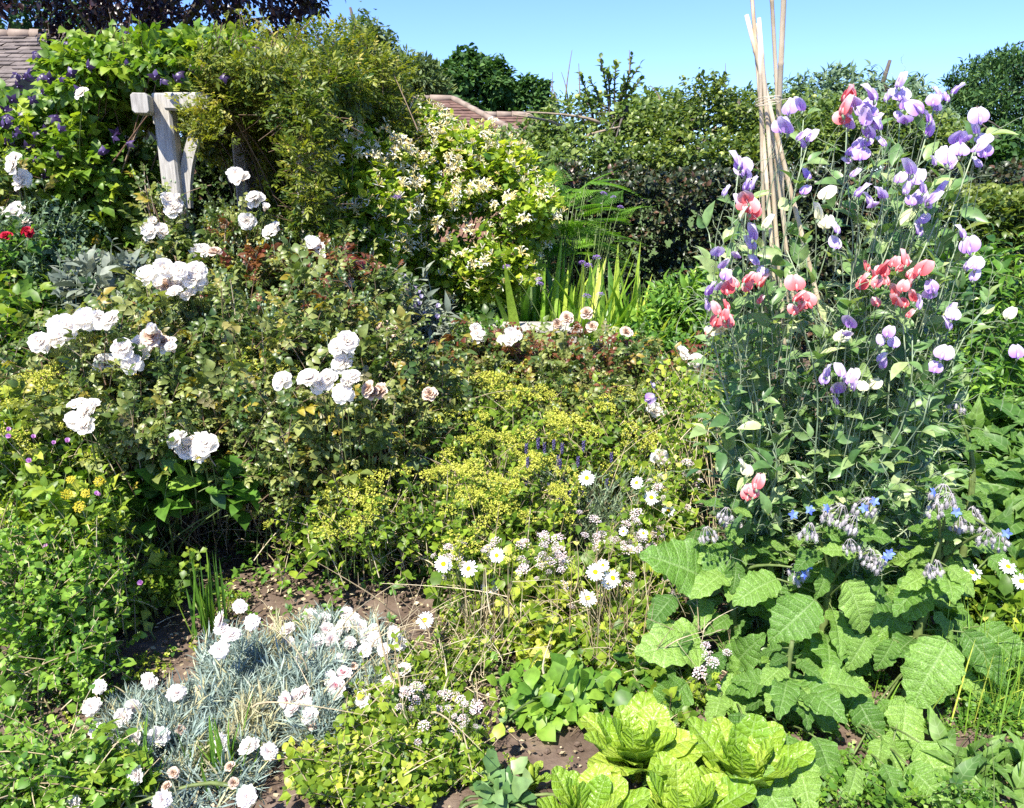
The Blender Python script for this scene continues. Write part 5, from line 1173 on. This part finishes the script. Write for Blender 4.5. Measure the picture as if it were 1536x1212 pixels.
def wild_path(s, e, amp, m=14, lift=.3, f=9):
    P = bez(s, e, lift, m)[0]; ph = R.uniform(0, 6.28, 3); t = np.linspace(0, 1, m); P[:, 0] += amp*np.sin(f*t+ph[0])*np.sin(math.pi*t)**.5; P[:, 1] += amp*np.sin(f*.8*t+ph[1])*np.sin(math.pi*t)**.5; return P
PEALEAF = leafT(4, .22, 'oval', .45, .3)
def sweetpea(label, feet, tops, n_leaf, seed):
    r = root('sweet_pea', label, 'sweet pea', (np.mean([f[0] for f in feet]), np.mean([f[1] for f in feet]), 0), 'sweet peas on the canes')
    gs, gl, gt = G(), G(), G()
    for i, tp in enumerate(tops):
        f = feet[i % len(feet)]; s = np.array([f[0]+R.normal()*.04, f[1]+R.normal()*.05, 0.]); e = at(tp[0], tp[1], tp[2] if len(tp) > 2 else YC+R.uniform(-.28, .25)); P = wild_path(s, e, .04)
        gs.tubes(P[None], .0032*R.uniform(.8, 1.4), 5, R.uniform(.3, 1), r1=.0018)
        L = np.linalg.norm(e-s); kk = max(4, int(L/.085*n_leaf))
        a, d, z, si, t = along(P[None], kk, .08, 1, 75, .55, .5, .5)
        for dv in (-1, 1):                              # paired leaflets on a short stalk that ends in a tendril
            q = d*.7+dv*.55*np.cross(d, unit(z))+np.array([0, 0, .1]); gl.inst(PEALEAF, a+d*.022, q, z+R.normal(size=z.shape)*.3, .075*R.uniform(.55, 1.25, len(a)), np.clip(.5+.28*R.normal(size=len(a)), 0, 1))
        gt.tubes(np.stack([a, a+d*.012, a+d*.024], 1), .0016, 4, .6, r1=.0013)
        j = R.random(len(a)) < .8; a, d = a[j], d[j]
        if len(a):
            tt = np.linspace(0, 1, 12)[None, :, None]; side = unit(np.cross(d, rdir(len(d))))[:, None]; up2 = np.cross(d, side[:, 0])[:, None]; Lr = R.uniform(.05, .16, (len(a), 1, 1)); ph = R.uniform(0, 6.28, (len(a), 1, 1)); cr = R.uniform(.004, .012, (len(a), 1, 1)); w = tt**1.5
            gt.tubes(a[:, None]+d[:, None]*(.024+Lr*tt)+side*cr*w*np.cos(11*tt+ph)+up2*cr*w*np.sin(11*tt+ph)+np.array([0, 0, .3])*Lr*tt*(1-tt), .0011, 3, .9, r1=.0007)
            for b2 in range(1): gt.tubes(a[:, None]+d[:, None]*(.024+Lr*.3)+(side*.6+d[:, None]*.5)*Lr*tt*.8+up2*cr*w*np.sin(9*tt+ph), .0007, 3, .8, r1=.0005)
    part(r, 'stem', gs, M_palestem); part(r, 'foliage', gl, M_pea); part(r, 'tendril', gt, M_palestem)
    return r
fe = [(at(x, 600, YC)[0], YC+y) for x, y in ((1140, -.15), (1170, .1), (1230, .15), (1280, -.1), (1330, .1), (1240, -.25), (1380, 0.))]
RR = lambda n, x0, x1, y0, y1, j=.3: [(R.uniform(x0, x1), R.uniform(y0, y1), YC-.1+R.uniform(-j, j)) for _ in range(n)]
spl = sweetpea('sweet pea climbing the left side of the canes with violet and pink blooms', fe[:3], [(1107, 262), (1120, 310), (1080, 400), (1078, 470), (1130, 380), (1100, 560), (1090, 640), (1070, 520)]+RR(34, 1060, 1165, 330, 860), 1.3, 1)
spm = sweetpea('sweet pea in the middle of the wigwam with coral blooms and white ones low down', fe[1:4], [(1205, 180), (1270, 190), (1300, 420), (1350, 430), (1200, 470), (1240, 590), (1210, 220), (1120, 720)]+RR(60, 1150, 1300, 330, 860, .35), 1.3, 2)
spr = sweetpea('tall sweet pea on the right reaching up with pale lavender blooms', fe[3:], [(1320, 170), (1352, 150), (1400, 165), (1430, 215), (1470, 200), (1380, 310), (1450, 380), (1290, 260), (1420, 470), (1330, 540)]+RR(80, 1270, 1440, 250, 860, .35)+RR(8, 1420, 1490, 350, 560), 1.3, 3)
def peas(r, lst, kind, Y=YC-.44):
    g = G()
    for it in lst:
        x, y = it[:2]; p = at(x+R.normal()*1.5, y+R.normal()*1.5, Y+R.uniform(-.07, .07)); az_ = R.normal()*.9; d = (math.sin(az_)*.5, -math.cos(az_)*.3, 1.)
        o = put(r, 'flower', PEA[kind][R.integers(3)], p, (R.normal()*.35, R.normal()*.2-.1, 1), .034*R.uniform(.75, 1.2), spin=R.normal()*.75, sub=[('calyx', CAL2)])
        if kind != 'white' and R.random() < .7:         # its neighbour on the same stalk
            put(r, 'flower', PEA[kind][R.integers(3)], p+np.array([R.normal()*.02, .01, -.03+R.normal()*.01]), (R.normal()*.5, -.2, 1), .031*R.uniform(.7, 1.1), spin=R.normal()*1.1, sub=[('calyx', CAL2)])
        s = p+np.array([R.normal()*.05, .06+R.random()*.05, -R.uniform(.12, .26)]); g.tubes(bez(s, p-np.array([0, 0, .008]), .5, 7, jit=.04), np.array([.0014]), 4, R.uniform(.3, 1))
    return g
LAV = [(1205, 167), (1184, 172), (1180, 205), (1210, 215), (1107, 250), (1120, 287), (1128, 360), (1075, 385), (1130, 375), (1116, 262), (1080, 405), (1065, 445), (1074, 435), (1290, 175), (1310, 150), (1330, 155), (1282, 160), (1300, 187), (1320, 195), (1300, 165), (1352, 132), (1350, 152), (1353, 165), (1385, 172), (1400, 160), (1410, 150), (1430, 142), (1393, 185), (1470, 185), (1465, 200), (1475, 215), (1432, 222), (1412, 238), (1462, 230), (1424, 250), (1385, 292), (1378, 308), (1330, 300), (1392, 305), (1408, 290), (1366, 262), (1213, 268), (1290, 240), (1284, 295), (1322, 298), (1380, 335), (1445, 358), (1455, 380), (1462, 405), (1420, 472), (1427, 482), (1275, 492), (1330, 510), (1342, 522), (1318, 543), (1238, 567), (1262, 568), (1258, 592), (1275, 577), (1392, 448), (1402, 438), (1410, 540), (1523, 535), (1120, 268), (1085, 420), (1303, 200), (1440, 235), (1370, 280), (1195, 210), (1280, 225), (1296, 232), (1255, 350), (1135, 395), (1480, 235)]
COR = [(1267, 152), (1276, 148), (1262, 172), (1120, 303), (1113, 318), (1126, 322), (1128, 428), (1116, 424), (1140, 432), (1104, 432), (1195, 438), (1205, 450), (1216, 462), (1192, 452), (1300, 408), (1320, 413), (1310, 430), (1290, 425), (1328, 425), (1345, 408), (1365, 418), (1380, 413), (1355, 440), (1370, 452), (1345, 458), (1335, 400), (1360, 400), (1075, 472), (1068, 490), (1086, 480), (1092, 462), (1122, 742), (1134, 735), (1340, 442)]
WHI = [(1113, 702), (1120, 714), (1305, 582), (1296, 588), (1110, 330), (1235, 300), (1510, 478), (1236, 345), (1082, 500), (1062, 502), (1260, 515), (1226, 330), (1150, 345)]
G3 = {id(spl): (spl, G()), id(spm): (spm, G()), id(spr): (spr, G())}
for lst, kd in ((LAV, 'lavender'), (COR, 'coral'), (WHI, 'white')):
    for it in lst:
        r = spl if it[0] < 1145 and it[1] < 600 else (spr if it[0] > 1262 and kd != 'coral' else spm)
        q = peas(r, [it], kd); a = G3[id(r)][1]; a.raw(np.concatenate(q.V), np.concatenate(q.L), np.concatenate(q.S), np.concatenate(q.U))
for r, g in G3.values(): part(r, 'flower_stem', g, M_palestem)

# ================================================================ borage
def bigleaf(seed, nx=12, ny=20, w=.36, ruff=.05, puck=.022, nv=7, shape=.62, curl=.25, serr=.02, tipp=.85):
    r = np.random.default_rng(seed); p1, p2 = r.uniform(0, 6, 2); bend = r.normal()*.12
    def fn(u, t):
        s = math.sin(math.pi*min(.985, .015+.97*t)**shape)**tipp; ww = w*s+.012
        ww *= 1+.05*math.sin(9*t+p1*(1 if u > 0 else .6))
        ed = serr*math.sin(40*t+p1)*(abs(u) > .95)
        q = nv*t-abs(u)*.9*1.0; a = abs(math.sin(math.pi*q))**.55
        z = puck*(a-.6)*min(1, abs(u)*4)*min(1, (1-abs(u))*5+.3)*min(1, t*6)*s+.16*w*abs(u)**1.2*s-.02*(abs(u) < .05)
        z += ruff*abs(u)**2.5*(math.sin(13*t+p1) if u > 0 else math.sin(12*t+p2))*s-curl*t*t
        return u*ww+ed+bend*t*t, t*(1-.2*curl*t), z, 0
    g = G(); g.t(gridT(nx, ny, fn)); return g
BOR = []
for i in range(4): BOR.append(bigleaf(i, nx=14, ny=26, shape=.72, w=.29, nv=9, puck=.008, ruff=.07, curl=.35).mesh('borage_leaf', M_borage))
for i, v in enumerate((0, .35, .7, .95)):
    a = BOR[i].attributes['lf']; d = np.zeros(len(BOR[i].vertices)*3, np.float32); a.data.foreach_get('vector', d); d[2::3] += v; a.data.foreach_set('vector', d)
def putleaf(r, me, p, tip, nrm, sc=None, name='leaf', wid=1.0):
    p, tip = np.array(p, float), np.array(tip, float); y = tip-p; L = np.linalg.norm(y); y = y/L; z = np.array(nrm, float); z = unit(z-y*np.dot(z, y)); x = np.cross(y, z)
    from mathutils import Matrix
    o = bpy.data.objects.new(name, me); C.objects.link(o); o.parent = r
    M = Matrix(((x[0]*wid, y[0], z[0]), (x[1]*wid, y[1], z[1]), (x[2]*wid, y[2], z[2]))); o.rotation_mode = 'QUATERNION'
    o.rotation_quaternion = Matrix(((x[0], y[0], z[0]), (x[1], y[1], z[1]), (x[2], y[2], z[2]))).to_quaternion(); o.scale = (L*wid, L, L); o.location = Vector(p.tolist())-r.location; return o
def borage(label, base, H, Y, explicit, n, heads, lean=0., seed=0, star=()):
    r = root('borage', label, 'borage', (*base, 0), 'borage plants'); g = G(); b = np.array([*base, 0.])
    top = b+np.array([lean, -.02, H]); P = bez(b, top, .4, 12, jit=.02)[0]; g.tubes(P[None], .0175, 10, .7, r1=.006)
    br = []
    for x, y in heads:
        e = at(x, y, Y+R.uniform(-.1, .08)); s = P[R.integers(6, 11)]; Q = bez(s, e, .35, 8, jit=.03); g.tubes(Q, np.array([.008]), 7, .6, r1=.003); br.append(Q[0])
        put(r, 'flower_cluster', BUDS[R.integers(3)], e, (R.normal()*.2, R.normal()*.2, 1), .04*R.uniform(.8, 1.2))
    for bx_, by_, tx, ty, yy, wd in explicit:
        p, tip = at(bx_, by_, yy+.06), at(tx, ty, yy-.02+R.normal()*.02); k = np.argmin(np.linalg.norm(P-p-np.array([0, 0, -.06]), axis=1)); s = P[max(1, k-1)]
        nrm = np.array([R.normal()*.15, -.55, .8]); putleaf(r, BOR[R.integers(4)], p, tip, nrm, wid=wd*.95)
        g.tubes(bez(s, p, .1, 6), np.array([.004]), 5, .6, r1=.003)
    for i in range(n):
        src = P if (R.random() < .55 or not br) else br[R.integers(len(br))]; k = R.integers(2, len(src)-1); s = src[k]; a = 2.4*i+R.normal()*.3; hrel = s[2]/H
        L = (.17 if hrel < .7 else .10)*R.uniform(.6, 1.1); o = np.array([math.cos(a), math.sin(a), R.uniform(-.35, .5)]); o = unit(o); st = s+o*L*.3
        tip = st+unit(o+np.array([0, 0, -.15]))*L; tip[2] = max(.03, tip[2]); st[2] = max(.03, st[2]); putleaf(r, BOR[R.integers(4)], st, tip, np.array([R.normal()*.2, -.25+R.normal()*.2, 1.]), wid=R.uniform(.85, 1.15)); g.tubes(bez(s, st, .1, 4), np.array([.003]), 5, .6)
    for x, y in star: put(r, 'blue_flower', STAR, at(x, y, Y-.12), (R.normal()*.4, -.8, .5), .016)
    part(r, 'stem', g, M_stem)
borage('borage in the centre with the widest sunlit leaves', XY(1232, 2.3), .62, 2.2, [
    (1222, 900, 1158, 962, 2.1, 1.25), (1270, 872, 1316, 955, 2.1, 1.1), (1205, 1015, 1150, 1045, 2.05, 1.1), (1245, 1025, 1292, 1092, 2.05, .9), (1215, 1075, 1212, 1145, 2.0, .9), (1197, 1080, 1183, 1128, 2.0, 1.0),
    (1300, 955, 1272, 1005, 2.1, 1.1), (1165, 868, 1103, 890, 2.2, 1.1), (1255, 900, 1205, 870, 2.3, 1.2), (1240, 955, 1200, 990, 2.2, 1.), (1195, 1160, 1200, 1212, 1.85, 1.1), (1300, 1130, 1330, 1185, 1.95, 1.1), (1240, 850, 1235, 900, 2.2, .9)], 40,
    [(1240, 768), (1280, 778), (1275, 812), (1320, 838), (1300, 752), (1260, 762), (1215, 790), (1305, 828)], .02, 1, [(1215, 765), (1312, 752), (1296, 762), (1335, 830), (1330, 835), (1240, 762), (1190, 772)])
borage('borage leaning right with the longest leaves at the bottom', XY(1370, 2.25), .66, 2.15, [
    (1422, 962, 1362, 1060, 2.0, 1.2), (1320, 1050, 1362, 1112, 2.0, 1.0), (1340, 1112, 1385, 1205, 1.85, 1.2), (1382, 1105, 1462, 1145, 2.0, 1.1), (1395, 865, 1355, 928, 2.2, 1.2), (1430, 930, 1502, 972, 2.2, 1.1), (1340, 960, 1320, 1010, 2.1, 1.1),
    (1440, 1010, 1490, 1050, 2.1, 1.0), (1320, 1180, 1365, 1230, 1.8, 1.2), (1395, 905, 1440, 900, 2.3, 1.2), (1330, 890, 1345, 930, 2.2, 1.0), (1270, 1150, 1330, 1225, 1.8, 1.1)], 44,
    [(1415, 733), (1405, 758), (1440, 778), (1480, 798), (1405, 845), (1460, 765), (1425, 745), (1395, 850), (1500, 805)], .08, 2, [(1400, 738), (1435, 768), (1510, 800)])
borage('smaller borage on the left with a big leaf over the marjoram', XY(1105, 2.4), .52, 2.3, [
    (1066, 872, 986, 820, 2.3, 1.3), (1052, 962, 972, 968, 2.2, 1.3), (1150, 1045, 1086, 1038, 2.1, 1.2), (1090, 826, 1035, 832, 2.35, .9), (1110, 850, 1160, 820, 2.4, 1.0), (1095, 925, 1060, 945, 2.3, .9), (1100, 1000, 1125, 960, 2.2, 1.0), (1130, 985, 1095, 1000, 2.2, 1.)], 30,
    [(1060, 795), (1100, 778), (1088, 765), (1195, 852), (1210, 845)], -.03, 3, [(1206, 862), (1212, 850)])
# leaves filling each plant out, spread over the room it takes up, each on its own stalk from a stem
bor = [o for o in C.objects if o.name.startswith('borage')]
for i in range(10):
    for j in range(7):
        px, py = 1010+i*52+R.normal()*18, 840+j*58+R.normal()*18
        if px > 1425 and py > 1030: continue
        Yv = 2.42-.085*j+R.uniform(-.08, .12); p = at(px, py, Yv)
        if p[2] < .06: p = gp(px, py, .08)
        o = min(bor, key=lambda q: abs(q.location.x-p[0])+.3*abs(q.location.y-p[1])); c = np.array(o.location)
        side = np.array([(p[0]-c[0]), -.12, 0.]); side = unit(side+R.normal(size=3)*np.array([.08, .05, 0])); L = R.uniform(.06, .15)
        if p[2] < L*.8 and j > 4: L *= .8
        tip = p+side*L*.55+np.array([0, -.03, -L*R.uniform(.05, .6)]); st = p-side*L*.4+np.array([0, .03, L*.15]); tip[2] = max(.02, tip[2])
        putleaf(o, BOR[R.integers(4)], st, tip, np.array([R.normal()*.35, -R.uniform(.1, 1.3), .8]), wid=R.uniform(.7, 1.2))
        g = G(); cc = np.array([c[0], c[1], 0.])-st*np.array([1, 1, 0]); cl = np.linalg.norm(cc); s_ = st+cc/max(cl, 1e-3)*min(cl, .13)+np.array([0, .02, 0]); s_[2] = max(.01, st[2]-R.uniform(.04, .12)); g.tubes(bez(s_, st, .15, 6), np.array([.0035]), 5, .6, r1=.0025); part(o, 'leaf_stalk', g, M_stem)
borage('low young borage leaves behind the lettuces', XY(1180, 2.05), .3, 1.95, [], 26, [], .0, 4)
borage('background borage with leaves showing over the broad-leaved clump', XY(1440, 2.7), .6, 2.65, [], 20, [(1420, 590), (1435, 602)], -.03, 5)

# ================================================================ lettuces
LET = []
for i in range(5):
    LET.append(bigleaf(50+i, 16, 26, .3, .05, .02, 8, 1.0, -.05+.1*i, .0, .48).mesh('lettuce_leaf', M_lettuce))
for i, m in enumerate(LET):
    a = m.attributes['lf']; d = np.zeros(len(m.vertices)*3, np.float32); a.data.foreach_get('vector', d); d[2::3] += .2+.17*i; a.data.foreach_set('vector', d)
def lettuce(label, px, Y, s=1.0, n=22, zc=.03):
    x = at(px, 1130, Y)[0]; r = root('lettuce', label, 'lettuce', (x, Y, 0), 'lettuces'); b = np.array([x, Y, zc])
    for i in range(n):
        f = i/n; a = 2.4*i+R.normal()*.2; el = math.radians(30+52*f+R.normal()*6); L = (.2-.07*f)*s*R.uniform(.85, 1.1); o = np.array([math.cos(a), math.sin(a), 0]); d = o*math.cos(el)+np.array([0, 0, math.sin(el)])
        putleaf(r, LET[R.integers(5)], b+o*.012, b+d*L, np.array([0, 0, 1.])-o*1.2*(math.sin(el)), wid=R.uniform(.8, 1.05))
    g = G(); g.tubes([b+np.array([0, 0, -.04]), b+np.array([0, 0, .05])], .018, 8, .6); part(r, 'stalk', g, M_lime)
lettuce('lime green lettuce with the tallest upright leaf, beside the bare soil', 955, 1.83, 1.1)
lettuce('lime green lettuce on the right, touching the borage leaves', 1120, 1.76, 1.05)
lettuce('lime green lettuce in the middle at the very bottom', 1030, 1.62, 1.0)
lettuce('lime green lettuce cut off by the bottom edge on the left', 885, 1.62, .9, 18)
lettuce('tiny lettuce seedling on the bare soil', 795, 1.78, .38, 9)
rk, P = bush('brassica_seedling', 'blue-green lobed seedling at the bottom beside the tiny lettuce', 'plant', [EE(760, 1185, 1.72, 40, 16, .06)], XY(755, 1.72), 14, leafT(4, .34, 'oval', .2, .3, ser=.15), M_pea, .07, 4, .1, M_stem, 8)

# --- right edge
def edge(name, label, ells, bx, Y, n, leaf, mat, size, **kw): return bush(name, label, 'plant', ells, XY(bx, Y), n, leaf, mat, size, **kw)
edge('lily', 'whorled pointed green leaves of a broad-leaved clump at the right edge', [EE(1500, 640, 3.4, 60, 40, .3), EE(1510, 720, 3.1, 60, 60, .3), EE(1440, 700, 3.2, 50, 60, .25), EE(1510, 790, 2.8, 50, 50, .25)], 1500, 3.2, 190, leafT(4, .2, 'lance', .3, .5), M_lily, .13, k=8, sl=.25, stem=M_stem, vb=.15)
edge('foliage_plant', 'mixed green foliage filling in behind the right hand sweet peas', [EE(1450, 460, 3.9, 60, 90, .4), EE(1400, 580, 3.7, 80, 80, .4), EE(1490, 560, 3.9, 60, 60, .35)], 1450, 3.9, 380, L_LANCE3, M_green, .07, k=9, sl=.25, stem=M_stem, vb=.05)
edge('dock', 'broad pointed leaf clump in the bottom right corner', [EE(1490, 1160, 1.85, 60, 40, .15), EE(1430, 1180, 1.8, 50, 30, .12)], 1480, 1.85, 20, leafT(5, .2, 'lance', .3, .6), M_lily, .085, k=9, sl=.15, stem=M_stem, vb=.3, ns=8, sr=.003, wild=0)
edge('clover', 'small clover leaves low in the bottom right shade', [EE(1420, 1190, 1.7, 60, 30, .1), EE(1290, 1200, 1.75, 80, 20, .12), EE(1500, 1080, 2.1, 50, 30, .12)], 1400, 1.75, 150, CLOVER, M_green, .035, k=6, sl=.1, stem=M_stem, vb=.1, ns=6, sr=.0015, wild=0)
edge('daisy_foliage', 'small green leaves under the right edge daisies', [EE(1480, 900, 2.45, 60, 50, .2), EE(1520, 980, 2.3, 50, 50, .15)], 1490, 2.4, 160, L_OVAL, M_lime, .045, k=9, sl=.2, stem=M_stem, vb=-.15)
edge('yarrow', 'low feathery foliage carpeting behind the sweet peas', [EE(1100, 680, 3.6, 70, 90, .4), EE(1200, 700, 3.4, 90, 80, .4), EE(1300, 700, 3.4, 90, 80, .4), EE(1120, 540, 4.4, 70, 50, .4)], 1200, 3.6, 420, L_OVAL, M_green, .04, k=10, sl=.25, stem=M_stem, vb=-.1)
edge('hardy_fuchsia', 'leafy growth closing the gap left of the grey sage', [EE(60, 470, 3.9, 80, 50, .4), EE(20, 540, 3.6, 60, 60, .35), EE(110, 440, 4.1, 50, 40, .3)], 60, 3.9, 300, L_OVAL, M_clem, .06, k=9, sl=.25, stem=M_wood, vb=-.05)
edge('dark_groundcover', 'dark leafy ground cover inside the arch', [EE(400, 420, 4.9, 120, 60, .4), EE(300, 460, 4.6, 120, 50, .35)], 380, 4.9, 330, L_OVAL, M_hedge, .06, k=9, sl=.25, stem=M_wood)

# --- dead twigs, straw, chips on the soil; creeping weeds
g = G(); n = 900
P0 = np.stack([R.uniform(-1.6, 1.8, n), R.uniform(1.55, 4.2, n), .012+.02*R.random(n)], 1); dd = rdir(n); dd[:, 2] *= .15; L = R.uniform(.02, .13, n)[:, None]
t = np.linspace(0, 1, 4)[None, :, None]; g.tubes(P0[:, None]+dd[:, None]*L[:, None]*t+np.array([0, 0, .02])*np.sin(math.pi*t)*L[:, None]*4, R.uniform(.0006, .002, n), 4, R.random(n))
struct('twigs', g, M_straw, 'stuff', True, 'dry twigs and straw scattered on the soil')
g = G(); n = 5000; P0 = np.stack([R.uniform(-1.5, 1.5, n), R.uniform(1.55, 3.6, n), .006+.012*R.random(n)], 1); g.inst(leafT(1, .35, 'oval', .15, .1), P0, rdir(n)*np.array([1, 1, .25]), np.array([0, 0, 1.])+R.normal(size=(n, 3))*.3, R.uniform(.006, .024, n), R.random(n))
struct('petal_litter', g, M_straw, 'stuff', True, 'fallen petals and wood chips on the soil')
g = G()
for i in range(2600):
    x, y = R.uniform(-1.6, 1.6), R.uniform(1.5, 3.4); s = R.uniform(.003, .013)*(1 if R.random() < .95 else 2); g.t(ballT(5, 4, (1, R.uniform(.7, 1), .7), 0), pos=(x, y, .004), y=(math.cos(i), math.sin(i), 0), s=s)
struct('clods', g, M_soil, 'stuff', False, 'crumbs and clods of dry soil')
def weeds(label, pts, n, leaf, mat, size, z=.05):
    c = np.array([gp(x, y) for x, y, _ in pts]); w = np.array([q for _, _, q in pts]); k = R.integers(0, len(c), n); P0 = c[k]+R.normal(size=(n, 3))*np.array([1, 1, 0])*w[k][:, None]; P0[:, 2] = R.uniform(.01, z, n)
    S = sprig(P0, np.array([0, 0, 1.])+R.normal(size=(n, 3))*.4, .05, 3); a, d, z_, si, t = along(S, 5); g = G(); g.inst(leaf, a, d, z_, size*R.uniform(.6, 1.2, len(a)), np.clip(.5+.25*R.normal(size=len(a)), 0, 1)); g.tubes(S, .001, 3, .5)
    struct('weeds', g, mat, 'stuff', True, label)
weeds('tiny weeds carpeting the deep shade under the borage', [(1150, 1150, .15), (1300, 1150, .2), (1420, 1100, .2), (1060, 1080, .12), (1100, 1000, .15), (1250, 1000, .2), (1400, 980, .2)], 900, CLOVER, M_green, .022)
weeds('low weeds and leaf litter under the rose bushes', [(400, 850, .25), (600, 850, .25), (500, 760, .3), (250, 800, .25), (750, 800, .3), (900, 760, .3), (1050, 800, .3)], 900, L_OVAL, M_green, .03, .12)
weeds('small leafy weeds dotted along the edge of the soil path', [(230, 1000, .05), (190, 1060, .08), (640, 1060, .1), (720, 1130, .1), (340, 905, .05), (100, 1110, .1)], 130, CLOVER, M_lime, .022)

g = G(); n = 16000; x = R.uniform(2.4, 6, n); P0 = np.stack([x, R.uniform(.5, 5.0, n), 0*x+.03], 1); g.inst(leafT(1, .06, 'oval', .2, .4), P0, np.array([0, 0, 1.])+R.normal(size=(n, 3))*.35, rdir(n), R.uniform(.03, .08, n), R.random(n))
struct('grass', g, M_green, 'stuff', True, 'mown grass beyond the right end of the bed')
